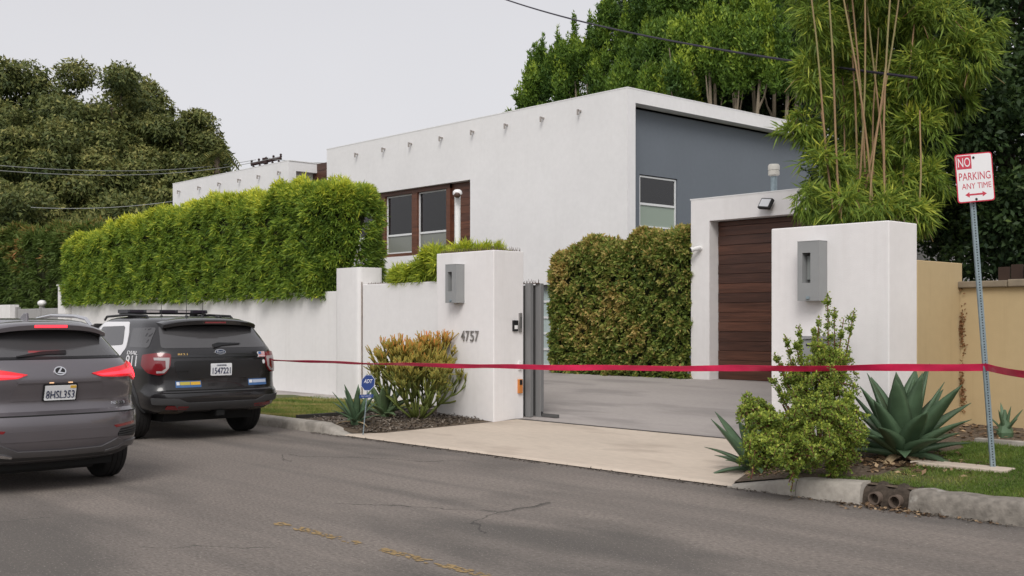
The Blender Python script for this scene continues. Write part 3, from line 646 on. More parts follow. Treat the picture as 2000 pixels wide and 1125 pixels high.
t = thing('gate_post', 'slim white gate post where the long white wall ends', 'post', (-32.85, 12.4, .1)); obj('shaft', MB().box(-33.1, -32.55, 12.25, 12.75, .05, 2.72), white, t, bevel=.012); obj('cap', MB().box(-33.13, -32.52, 12.22, 12.78, 2.715, 2.75), white, t)
fg = thing('driveway_gate', 'pale grey panelled gate before the browned hedge', 'gate', (-35, 12.5, .1))
fence_g = mat('fence_grey', (.33, .32, .315), rough=.8, var=.06, vscale=3)
for k in range(5): obj('panel', MB().box(-37.2+k*.82, -36.4+k*.82, 12.5, 12.55, .15, 2.08), fence_g, fg, bevel=.01)
for x in (-37.26, -35.15, -33.14): obj('post', MB().box(x-.05, x+.05, 12.46, 12.6, .1, 2.14), fence_g, fg)
wall(-47, -37.35, 12.3, 12.6, 2.22, 'white neighbour wall beyond the pale grey gate')
gl = thing('globe_light', 'white globe light on top of the pale grey gate', 'light', (-35.15, 12.53, 2.14)); obj('globe', MB().ball((-35.15, 12.53, 2.24), (.17, .13, .10)), white_pl, gl, smooth=180); obj('base', MB().box(-35.2, -35.1, 12.5, 12.56, 2.138, 2.16), black, gl)
# beige neighbour wall
bw = thing('beige_wall', 'beige rendered garden wall with stone capping and stained joint', 'wall', (-5, 13.1, .4))
obj('return_wall', MB().box(-6.6, -6.352, 11.975, 13.06, .1, 2.36), beige, bw, bevel=.01)
obj('face', MB().box(-6.35, 6.0, 13.0, 13.3, .3, 2.06), beige, bw)
x = -6.36; rng = np.random.default_rng(8); capm = mat('cap_stone', (.22, .18, .13), rough=.9, var=.2, vscale=6, bump=.4, bscale=30)
while x < 5:
    w_ = rng.uniform(.5, .8); obj('cap_stone', MB().box(x+.004, x+w_-.004, 12.95+rng.normal(0, .006), 13.34, 2.062, 2.15+rng.normal(0, .008)), capm, bw, bevel=.012); x += w_
# rust-brown creeper trace down the joint of the wall
rng = np.random.default_rng(3); n = 420; zz = rng.uniform(.5, 2.1, n); keep = (np.sin(zz*9)+rng.normal(0, .6, n)) > -.1; zz = zz[keep]; n = len(zz)
p = np.stack([-6.33+np.abs(rng.normal(0, .022, n))+.012*np.sin(zz*11), 12.985-np.abs(rng.normal(0, .01, n)), zz], 1)
me = leaf_mesh('dead_creeper', p, rdir(rng, n), unit(rdir(rng, n)*.4+np.array([0, -1, 0])), .035, .02, rng.random(n)*.5+.5); obj('dead_creeper', shift_mesh(me, wl(bw)), leaf_mat('dead_leaf', (.09,.04,.02), (.24,.12,.05), .1), bw)
# ------------------------------------------------------------------ hedges
def hedge(label, cat, x0, x1, y0, y1, z0, ztop, n, per, ln, wd, m, seed, lump=.16, lscale=.9, topb=.45, e0=.6, e1=.6, droop=.4, t0=.34, tv=.17, spread=.8, front_lean=0, deep=.07, brown=None, group=None):
    rng = np.random.default_rng(seed); root = thing('hedge', label, cat, ((x0+x1)/2, (y0+y1)/2, z0), group=group)
    yc, hy = (y0+y1)/2, (y1-y0)/2
    def surf(x, a, inset=0.0):
        """a: 0..1 up the front, 1..2 over the top to the back"""
        zt = ztop(x); q0 = np.clip((x0+e0-x)/e0, 0, 1); q1 = np.clip((x-(x1-e1))/e1, 0, 1); q = np.maximum(q0, q1); k = np.sqrt(np.clip(1-q**2, 0.0, 1)); sx = np.where(q1 > q0, q1, -q0)
        hh = np.minimum(.7, np.maximum((zt-z0)*.8, .1)); zc = zt-hh; ph = np.clip((a-.7)/1.3, 0, 1)*PI*.8; lowp = np.clip(a/.7, 0, 1)
        cy = np.cos(ph); sy = np.sin(ph); hyk = (hy-inset)*np.maximum(k, .12)
        y = yc-hyk*np.sign(cy)*np.abs(cy)**.55; z = np.where(a < .7, z0+(zc-z0)*lowp, zc+np.maximum(hh-inset, .02)*(.82+.18*k)*np.abs(sy)**.55)
        y = y-front_lean*np.sin(lowp*PI)*(a < .7)
        nrm = np.stack([sx*1.2, -cy, np.where(a < .7, .05, sy)], 1); return np.stack([x, y, z], 1), unit(nrm)
    wv = waves(rng, lscale); wv2 = waves(rng, lscale*.35)
    x = rng.uniform(x0, x1, n); a = rng.uniform(0, 1.75, n); h = zt_h = np.maximum(ztop(x)-z0, .5)
    ne = n//6; th_ = rng.uniform(0, PI/2, ne); x[:ne] = np.where(rng.random(ne) < .75, x1-e1+e1*np.sin(th_), x0+e0-e0*np.sin(th_)); a = np.where((np.arange(n) < ne), rng.uniform(0, 1.3, n), a)
    sgn_ = np.where((np.arange(n) < ne) & (rng.random(n) < .5), -1.0, 1.0)
    p, o = surf(x, a); back = sgn_ < 0; p[back, 1] = 2*yc-p[back, 1]; o[back, 1] *= -1; l = wv(p)+.5*wv2(p)
    # end faces get points of their own
    p = p+o*(lump*l-deep*rng.random(n)**2)[:, None]
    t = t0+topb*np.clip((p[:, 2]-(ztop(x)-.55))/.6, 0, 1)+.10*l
    L = tuft_leaves(rng, p, o, per, ln, wd, spread, droop, t, tv)
    if brown is not None:
        k = np.zeros(len(L[0]))
        for bx, bz, br in brown: k = np.maximum(k, np.exp(-((L[0][:, 0]-bx)**2+(L[0][:, 2]-bz)**2)/br**2))
        L = (*L[:5], L[5]+k*rng.uniform(.2, .8, len(k)))
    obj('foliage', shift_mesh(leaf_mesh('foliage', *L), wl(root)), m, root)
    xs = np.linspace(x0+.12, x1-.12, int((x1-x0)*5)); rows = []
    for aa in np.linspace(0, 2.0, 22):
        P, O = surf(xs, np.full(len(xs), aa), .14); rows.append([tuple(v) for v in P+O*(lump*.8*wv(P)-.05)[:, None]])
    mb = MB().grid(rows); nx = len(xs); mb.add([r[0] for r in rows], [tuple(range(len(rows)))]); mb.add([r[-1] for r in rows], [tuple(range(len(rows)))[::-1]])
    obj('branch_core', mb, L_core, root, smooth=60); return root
ip = lambda xs, zs: (lambda x: np.interp(x, xs, zs)+.06*np.sin(x*2.3)+.04*np.sin(x*5.1+1))
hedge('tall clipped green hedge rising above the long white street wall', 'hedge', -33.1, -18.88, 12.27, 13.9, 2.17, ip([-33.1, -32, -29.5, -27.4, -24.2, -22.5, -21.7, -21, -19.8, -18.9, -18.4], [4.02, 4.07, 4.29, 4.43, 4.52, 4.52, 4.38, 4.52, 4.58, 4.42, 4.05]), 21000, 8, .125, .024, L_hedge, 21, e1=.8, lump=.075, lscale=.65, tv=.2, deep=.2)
hedge('low yellow-green hedge above the short white wall by the pillar', 'hedge', -17.2, -14.42, 12.36, 13.2, 2.44, ip([-17.3, -16.6, -15.6, -14.5], [2.45, 2.65, 2.82, 2.90]), 2300, 8, .16, .022, L_small, 22, lump=.09, lscale=.5, topb=.3, droop=.15)
hedge('browned hedge behind the pale grey gate and neighbour wall', 'hedge', -47, -33.0, 13.3, 15.2, .4, ip([-47, -40, -37, -33], [4.75, 4.65, 4.5, 4.3]), 12000, 6, .20, .045, L_brown, 23, lump=.2, e0=.3, e1=.4, t0=.22, tv=.10, topb=.2, brown=((-39.2, 4.0, .5), (-38.9, 3.6, .3), (-36.9, 3.7, .3)))
hedge('leafy ivy-like screen hedge beside the garage in the motor court', 'hedge', -17.15, -13.34, 16.5, 17.5, .56, ip([-17.15, -16.9, -16.3, -15.6, -15.0, -14.7, -13.9, -13.34], [2.85, 3.1, 3.27, 3.22, 3.22, 3.40, 3.44, 3.32]), 8000, 7, .085, .048, L_ivy, 24, lump=.055, lscale=.4, topb=.28, e0=.35, e1=.08, droop=.6, spread=1.0, tv=.24, t0=.40, brown=((-15.9, 1.6, .5), (-15.2, 2.0, .4), (-16.6, 2.6, .35), (-14.6, 1.4, .3)))

# ------------------------------------------------------------------ trees
def tree(name, label, base, cc, r, k, cr, n, size, m, seed, trunk_r=.25, group=None, aspect=.5, low=-.6, inner=.5, zs=.85, dr=.2, top_light=.25, bk=bark, lean=(0, 0), cat='tree', tv=.2, limbs=6, lscale=.9, extra=()):
    rng = np.random.default_rng(seed); root = thing(name, label, cat, base, group=group); b = Vector(base)
    cl = crown_clumps(rng, cc, r, k, cr, inner, low, zs)+list(extra)
    cl += [(cc[0], cc[1], cc[2], r[0]*.55, r[1]*.55, r[2]*.6)]
    L = clump_leaves(rng, cl, n, size, aspect, tv=tv, top_light=top_light, lscale=lscale, droop=dr)
    obj('crown', shift_mesh(leaf_mesh('crown', *L, tri=True), wl(root)), m, root)
    mb = MB(); top = Vector(cc); top.z += r[2]*.5
    path = [b+(top-b)*t+Vector((math.sin(t*5+seed)*trunk_r*.5, math.cos(t*4+seed)*trunk_r*.5, 0)) for t in np.linspace(0, 1, 7)]; path[0].z -= .05
    mb.tube(path, [trunk_r*(1.25-.95*t) for t in np.linspace(0, 1, 7)], 9)
    tk = obj('trunk', mb, bk, root, smooth=60)
    for i in range(limbs):
        q = Vector(cl[int(rng.integers(len(cl)))][:3]); s_ = path[2+i % 4]; mid = (s_+q)/2+Vector((0, 0, -.15*(q-s_).length)); obj('limb', MB().tube([s_, mid, q], [trunk_r*.4, trunk_r*.28, trunk_r*.1], 6), bk, root, smooth=60)
    return root
def bg_tree(name, label, px, top, Z, rx_, rz, low_extra, **k):
    t = at(px, top, Z); return tree(name, label, (t.x, t.y, .5), (t.x, t.y, t.z-rz), (rx_, rx_, rz), **k)
G1 = 'large olive-green trees behind the white house wing'
big = 'large olive-green rounded tree towering behind the tall hedge'
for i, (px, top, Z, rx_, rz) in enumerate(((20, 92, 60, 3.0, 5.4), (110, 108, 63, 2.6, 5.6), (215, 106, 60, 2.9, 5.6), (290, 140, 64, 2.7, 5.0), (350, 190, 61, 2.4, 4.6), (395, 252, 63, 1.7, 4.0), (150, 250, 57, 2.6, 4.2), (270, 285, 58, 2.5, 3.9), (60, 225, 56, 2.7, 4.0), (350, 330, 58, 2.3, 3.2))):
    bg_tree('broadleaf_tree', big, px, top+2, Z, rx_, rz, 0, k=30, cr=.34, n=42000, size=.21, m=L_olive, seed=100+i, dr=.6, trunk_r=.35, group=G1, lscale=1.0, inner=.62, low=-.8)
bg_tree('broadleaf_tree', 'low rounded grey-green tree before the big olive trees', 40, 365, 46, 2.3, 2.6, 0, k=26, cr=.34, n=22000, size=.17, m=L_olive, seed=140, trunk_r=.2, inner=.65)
# understorey closing the gap below the big crowns
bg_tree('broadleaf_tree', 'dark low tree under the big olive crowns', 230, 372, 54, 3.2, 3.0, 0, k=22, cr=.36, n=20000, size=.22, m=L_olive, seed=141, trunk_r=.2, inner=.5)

pale_bark = mat('pale_bark', (.22, .18, .13), rough=.95, var=.3, vscale=8, stretch=(1,1,.3))
G2 = 'tall column trees behind the house roof'
col = 'tall bright green column tree behind the white house roof'
rows = [(1035, 130, 50, .95, 2.6), (1060, 95, 51, 1.1, 3.4), (1090, 85, 50, 1.0, 3.6), (1122, 58, 49, 1.15, 4.2), (1152, 60, 48, 1.0, 4.0), (1186, 4, 47, 1.25, 4.8), (1222, 30, 46.5, 1.1, 4.4), (1255, -10, 46, 1.25, 4.6), (1300, -45, 44, 1.3, 3.0), (1345, -70, 43.5, 1.25, 2.7), (1390, -80, 43, 1.05, 2.0), (1432, -95, 42, 1.05, 2.0), (1478, -95, 41, 1.05, 2.0), (1520, -105, 40.5, 1.05, 2.0), (1560, -120, 40, 1.05, 2.0), (1605, -120, 39, 1.4, 2.3), (1275, 62, 41, .75, 1.6), (1326, 45, 40, .75, 1.25), (1395, 20, 39.5, .8, 1.1), (1445, 50, 39, .62, .85), (1482, 18, 38.5, .7, 1.0), (1530, 40, 38, .75, 1.0), (1215, 105, 43, .8, 2.0)]
def plumes(rng, c, rx_, rz, k):
    """upright feathery plumes round a stem, closing to a point at the top"""
    out = []
    for q in range(k):
        h = rng.uniform(-1, .95); env = rx_*min(1.0, 1.15*math.sqrt(max(.02, (1-h)/1.6)))*(1 if h > -.6 else .7); a_ = rng.uniform(0, 2*PI); r_ = env*math.sqrt(rng.random())*.85; s_ = rng.uniform(.75, 1.25)
        out.append((c[0]+r_*math.cos(a_), c[1]+r_*math.sin(a_), c[2]+h*rz, .30*s_, .30*s_, .62*s_))
    return out+[(c[0], c[1], c[2]+rz*(.72+.13*q), .24-.05*q, .24-.05*q, .45) for q in range(4)]
for i, (px, top, Z, rx_, rz) in enumerate(rows):
    t = at(px, top, Z); rng = np.random.default_rng(300+i); cc = (t.x, t.y, t.z-rz-.15); lab, grp = (('dark pointed column tree rising over the white roof edge', 'dark pointed column trees by the open sky') if px < 1260 and i < 16 else (('short column tree on a bare pale trunk behind the roof fascia', 'short column trees in front of the tall ones') if i >= 16 else (col, G2)))
    root = thing('column_tree', lab, 'tree', (t.x, t.y, .5), group=grp); k_ = int(8+6.5*rz*rx_)
    L = clump_leaves(rng, plumes(rng, cc, rx_, rz, k_), int(5000+4600*rz*rx_), .135, .42, thick=.6, droop=-.9, tv=.13, top_light=.30, lump=.3, lscale=.3, cv=.17)
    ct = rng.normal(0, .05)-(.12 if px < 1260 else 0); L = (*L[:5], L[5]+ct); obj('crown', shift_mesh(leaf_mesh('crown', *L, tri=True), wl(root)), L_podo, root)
    path = [Vector((t.x+.12*math.sin(s_*6+i), t.y+.12*math.cos(s_*5+i), .45+(cc[2]+rz*.5-.45)*s_)) for s_ in np.linspace(0, 1, 9)]; obj('trunk', MB().tube(path, [.12-.08*s_ for s_ in np.linspace(0, 1, 9)], 8), pale_bark, root, smooth=60)
    for q in range(3): b0 = path[5+q]; an = rng.uniform(0, 6.28); obj('limb', MB().tube([b0, b0+Vector((.25*math.cos(an), .25*math.sin(an), .5)), b0+Vector((.4*math.cos(an), .4*math.sin(an), 1.2))], [.05, .035, .015], 6), pale_bark, root, smooth=60)
for i, (px, Z) in enumerate(((1390, 46), (1440, 45.5), (1490, 45), (1535, 44), (1345, 47), (1290, 48), (1580, 43), (1625, 42), (1240, 50))):  # second row takes a darker leaf colour, painted as shade behind the front crowns
    t = at(px, 20, Z); tree('column_tree', 'shade-coloured column tree in the second row behind the roof', (t.x, t.y, .5), (t.x, t.y, t.z-1.5), (1.6, 1.6, 6.0), 20, .36, 14000, .19, L_dark, 260+i, trunk_r=.14, group='second row of column trees', low=-.9, limbs=2)
t = at(996, 205, 52); tree('shrub', 'small dark treetop peeping over the white roof edge', (t.x, t.y, .5), (t.x, t.y, t.z-.8), (.45, .45, .7), 8, .4, 900, .2, L_podo, 290, trunk_r=.06, limbs=2)

# small palm beside the olive trees
t0 = at(424, 300, 60); palm = thing('palm_tree', 'distant palm with drooping fronds beside the olive trees', 'palm', (t0.x, t0.y, .5)); rng = np.random.default_rng(9)
obj('trunk', MB().tube([(t0.x, t0.y, .45), (t0.x, t0.y, t0.z)], [.2, .15], 8), bark, palm)
for k in range(14):
    a = 2*PI*k/14; el = rng.uniform(.0, .9); P = [np.array([t0.x, t0.y, t0.z])+1.5*s_*np.array([math.cos(a)*math.cos(el), math.sin(a)*math.cos(el), math.sin(el)-.9*s_]) for s_ in np.linspace(.08, 1, 14)]
    pp = np.repeat(np.array(P), 2, 0); sd_ = np.tile([[-math.sin(a), math.cos(a), -.5], [math.sin(a), -math.cos(a), -.5]], (14, 1)); obj('frond', shift_mesh(leaf_mesh('frond', pp, sd_, np.tile([[0, 0, 1.0]], (28, 1)), .4, .09, rng.random(28)), wl(palm)), L_olive, palm)

# ------------------------------------------------------------------ bamboo behind the right pillar
bam = thing('bamboo', 'tall bamboo clump with bare brown canes behind the right pillar', 'bamboo', (-7.3, 13.2, .35)); rng = np.random.default_rng(31)
canes = [(1570, 65, 1615, 310, 0), (1615, 30, 1645, 390, 1), (1655, 50, 1672, 320, 1), (1667, 0, 1682, 300, 1), (1712, 55, 1710, 370, 0), (1728, 75, 1712, 300, 0), (1737, 0, 1733, 250, 1), (1800, 215, 1795, 300, 0), (1755, 270, 1748, 360, 0), (1690, 0, 1676, 330, 1), (1700, 20, 1722, 330, 1), (1640, 150, 1655, 330, 0), (1780, 120, 1770, 330, 1), (1595, 120, 1630, 380, 1), (1745, 30, 1700, 330, 1), (1662, 90, 1690, 300, 1)]
for k, (xa, ya, xb, yb, ext) in enumerate(canes):
    Z = 13.95+rng.uniform(-.45, .9); A, B = at(xa, ya, Z+.1), at(xb, yb, Z); d = (A-B)/(A.z-B.z)
    lo_ = B+d*(.35-B.z)*np.array(1.0); lo_.z = .33; hi = A+d*(2.2 if ext else .0)
    n_ = 14; path = [lo_+(hi-lo_)*(i/n_)+Vector((.03*math.sin(i*.7+k), .03*math.cos(i*.5+k), 0)) for i in range(n_+1)]
    cn = obj('cane', MB().tube(path, [.017*(1-.45*i/n_) for i in range(n_+1)], 7), cane_m, bam, smooth=60)
    for i in range(3, n_, 3): obj('node_ring', MB().tube([path[i]-Vector((0, 0, .008)), path[i]+Vector((0, 0, .008))], .021*(1-.45*i/n_), 7), cane_m, cn)
cl = [(1590, 40, 14.3, 38, 70), (1582, 160, 14.2, 30, 60), (1574, 245, 14.2, 26, 42), (1606, 330, 13.9, 42, 46), (1572, 388, 13.7, 28, 36), (1650, 405, 13.5, 65, 34), (1622, 110, 14.7, 45, 80), (1722, 408, 13.4, 60, 30), (1790, 418, 13.3, 32, 28), (1545, 258, 14.2, 25, 12), (1680, 40, 15, 80, 80), (1690, 190, 15.1, 80, 90), (1700, 320, 14.9, 80, 60), (1830, 50, 14.6, 60, 60), (1885, 115, 14.5, 55, 45), (1805, 150, 14.6, 60, 60), (1850, 190, 14.8, 50, 45), (1795, 265, 14.5, 55, 55), (1815, 350, 14.2, 45, 36), (1760, 20, 14.8, 60, 60), (1910, 60, 14.6, 45, 40), (1660, -40, 14.6, 120, 60), (1640, 365, 14.2, 60, 40), (1750, 370, 14.2, 60, 40)]
P = []; O = []
for px, py, Z, rx_, ry_ in cl:
    n_ = int(rx_*ry_*.10)+30; c = np.array(at(px, py, Z)); s_ = Z/FOC; o = rdir(rng, n_); q = o*np.array([rx_*s_, rx_*s_, ry_*s_])*rng.random((n_, 1))**.4; P.append(c+q); O.append(o)
P = np.concatenate(P); O = np.concatenate(O); wv = waves(rng, .6); keep = wv(P) > -.35; P, O = P[keep], O[keep]
L = tuft_leaves(rng, P, unit(O*.7+np.array([0, 0, -.3])), 7, .17, .021, .8, .9, .42+.12*wv(P)+.15*O[:, 2], .2); obj('foliage', shift_mesh(leaf_mesh('foliage', *L), wl(bam)), L_bamboo, bam)
segs = []
for k in range(110):
    i = int(rng.integers(len(P))); e = Vector(P[i]); s_ = e+Vector((rng.normal(0, .12), rng.normal(0, .12), -rng.uniform(.1, .35))); segs.append(([s_, (s_+e)/2+Vector((0, 0, .05)), e], [.006, .005, .003], 0, 0))
obj('twigs', shift_mesh(sticks('twigs', segs), wl(bam)), cane_m, bam)['kind'] = 'stuff'

# dark trees at the right
def dark_tree(label, cl, n, size, seed, base, m=L_dark):
    rng = np.random.default_rng(seed); root = thing('evergreen_tree', label, 'tree', base, group=None); C_ = []
    for px, py, Z, rp in cl:
        c = at(px, py, Z); r_ = rp*Z/FOC; C_.append((c.x, c.y, c.z, r_, r_, r_))
    L = clump_leaves(rng, C_, n, size, .5, thick=.6, lscale=.35, lump=.25, tv=.2, top_light=.22); obj('crown', shift_mesh(leaf_mesh('crown', *L), wl(root)), m, root)
    b = Vector(base)
    tk = obj('trunk', MB().tube([b-Vector((0, 0, .05)), b+Vector((.1, 0, 2)), b+Vector((0, .1, 4.2)), b+Vector((-.1, 0, 6.2))], [.16, .14, .10, .05], 9), dark_bark, root, smooth=60)
    for c in C_[::3]: obj('limb', MB().tube([b+Vector((0, 0, min(max(c[2]-1.2, .6), 5.5))), Vector(c[:3])], [.05, .02], 6), dark_bark, root)
rng = np.random.default_rng(77)
cl1 = [(1850+rng.uniform(0, 230), py+rng.uniform(-25, 25), 16.2+rng.uniform(-.8, 1.2), rng.uniform(50, 85)) for py in range(-60, 520, 52) for _ in range(4)]
b = at(1960, 700, 16.8); dark_tree('dark dense evergreen tree behind the parking sign', cl1, 60000, .095, 41, (b.x, b.y, .44))
cl2 = [(1600+rng.uniform(0, 280), py+rng.uniform(-25, 25), 17.2+rng.uniform(-.4, 1.0), rng.uniform(55, 85)) for py in range(-80, 470, 55) for _ in range(5)]
cl2 = [c for c in cl2 if not (c[0] < 1640 and c[1] > 90)]
b = at(1730, 700, 17.6); dark_tree('dark dense evergreen tree behind the bamboo', cl2, 50000, .10, 42, (b.x, b.y, .44))
fn = thing('timber_fence', 'weathered brown picket fence behind the beige wall', 'fence', (-4, 13.9, .44)); fm = mat('fence_brown', (.05, .03, .022), rough=.9, var=.3, vscale=5)
for k in range(28): obj('picket', MB().box(-6.3+k*.16, -6.16+k*.16, 13.9, 13.93, .44, 2.34+.03*math.sin(k*2.1)), fm, fn)
for z in (1.0, 2.1): obj('rail', MB().box(-6.3, -1.8, 13.932, 13.98, z, z+.08), fm, fn)

# ------------------------------------------------------------------ beds: agaves, fire sticks, succulent shrub
def blade(L_, W_, curl, seed, fold=.22):
    rng = np.random.default_rng(seed); n = 9; rows = []
    for i in range(n+1):
        t = i/n; w_ = W_*(.55+.9*t-1.45*t*t if t < .55 else (.606)*(1-((t-.55)/.45)**1.6)); w_ = max(w_, .002); x = L_*t; z = -curl*L_*t*t
        rows.append([(x, -w_/2*1.0, z+fold*w_*.5), (x, -w_*.28, z+fold*w_*.16), (x, 0, z), (x, w_*.28, z+fold*w_*.16), (x, w_/2, z+fold*w_*.5), (x, w_*.25, z-.035*W_/.1*(1-t)*.6-.004), (x, -w_*.25, z-.035*W_/.1*(1-t)*.6-.004)])
    mb = MB(); m_ = 7; mb.add([p for r in rows for p in r], [(i*m_+j, i*m_+(j+1) % m_, (i+1)*m_+(j+1) % m_, (i+1)*m_+j) for i in range(n) for j in range(m_)]+[tuple(range(m_)), tuple(range(n*m_, (n+1)*m_))])
    me = bpy.data.meshes.new('leaf'); me.from_pydata(mb.v, [], mb.f); fix_normals(me); me.shade_smooth(); return me
def agave(label, base, L_, W_, count, seed, m=L_agave, low=82, high=8):
    rng = np.random.default_rng(seed); root = thing('agave', label, 'agave', base); ms = [blade(L_, W_, c, seed+i) for i, c in enumerate((.04, .16, .34))]
    for q in ms: q.materials.append(m)
    dm = blade(L_*.8, W_*.7, .5, seed+7); dm.materials.append(L_dry)
    for k in range(count):
        t = k/(count-1); tilt = R(high+(low-high)*t**.8)+rng.normal(0, .05); az_ = k*2.39996+rng.normal(0, .08)
        dry = t > .88
        o = bpy.data.objects.new('leaf', dm if dry else ms[0 if t < .4 else (1 if t < .75 else 2)]); C.objects.link(o); o.parent = root
        o.rotation_euler = (Matrix.Rotation(az_, 3, 'Z') @ Matrix.Rotation(-(PI/2-tilt), 3, 'Y')).to_euler(); s_ = rng.uniform(.85, 1.08)*(.78+.3*math.sin(PI*min(t+.25, 1))); o.scale = (s_, s_, s_); o.location = (.02*math.cos(az_), .02*math.sin(az_), .10-.07*t)
    obj('heart', MB().lathe([(.07, -.06), (.09, .05), (.05, .16), (.01, .3)], base, n=10), m, root)
b1_ = (-5.78, 10.60, vz(-5.78, 10.6)); agave('large blue-green agave between succulent shrub and parking sign', b1_, .84, .34, 40, 51, low=84)
b2_ = (-7.12, 9.95, vz(-7.12, 9.95)-.02); agave('blue-green agave at driveway edge, half under the shrub', b2_, .62, .19, 24, 52, low=86, high=20)
agave('small agave beside the blue sign stake', (-14.05, 9.62, pz(-14.05, 9.62)), .50, .14, 22, 53, L_agave, low=72)
agave('pale wide-leaved agave at the foot of the orange bush', (-14.62, 10.55, pz(-14.62, 10.55)), .55, .18, 18, 54, L_agave2, low=86, high=20)
agave('tiny agave seedling at the beige wall base', (-5.5, 12.3, vz(-5.5, 12.3)), .28, .07, 9, 55, L_agave, low=60)

def fire_bush(base, seed):
    rng = np.random.default_rng(seed); root = thing('shrub', 'orange-tipped pencil-stem shrub against the numbered pillar', 'shrub', base); segs = []; b = Vector(base)
    def grow(p, d, r_, ln, depth, h):
        q = p+d*ln; tt = lambda v: float(np.clip((v.z-b.z-.45)/1.0*.66+rng.normal(0, .10)+(.12 if depth == 0 else 0), 0, 1))
        segs.append(([p, (p+q)/2+Vector(rng.normal(0, .012, 3)), q], [r_, r_*.9, r_*.78], tt(p), tt(q)))
        if depth == 0: return
        for _ in range(int(rng.integers(2, 5)) if depth > 1 else int(rng.integers(4, 7))):
            n_ = (d*1.2+Vector(rng.normal(0, .36, 3))+Vector((0, 0, .42))).normalized(); grow(q, n_, r_*.80, ln*rng.uniform(.62, .88), depth-1, h)
    for k in range(26):
        a = 2*PI*k/26+rng.normal(0, .2); e = rng.uniform(.25, 1.0) if k % 3 else rng.uniform(1.4, 2.4); grow(b+Vector((.05*math.cos(a), .05*math.sin(a), -.03)), Vector((math.cos(a)*e*.62, math.sin(a)*e*.62, 1)).normalized(), .022, .40*rng.uniform(.8, 1.1), 4, 0)
    obj('branches', shift_mesh(sticks('branches', segs), wl(root)), L_fire, root)['kind'] = 'stuff'
    obj('stump', MB().lathe([(.10, -.06), (.08, .05), (.05, .12)], base, n=9), bark, root)
fire_bush((-13.98, 10.72, pz(-13.98, 10.72)), 61)

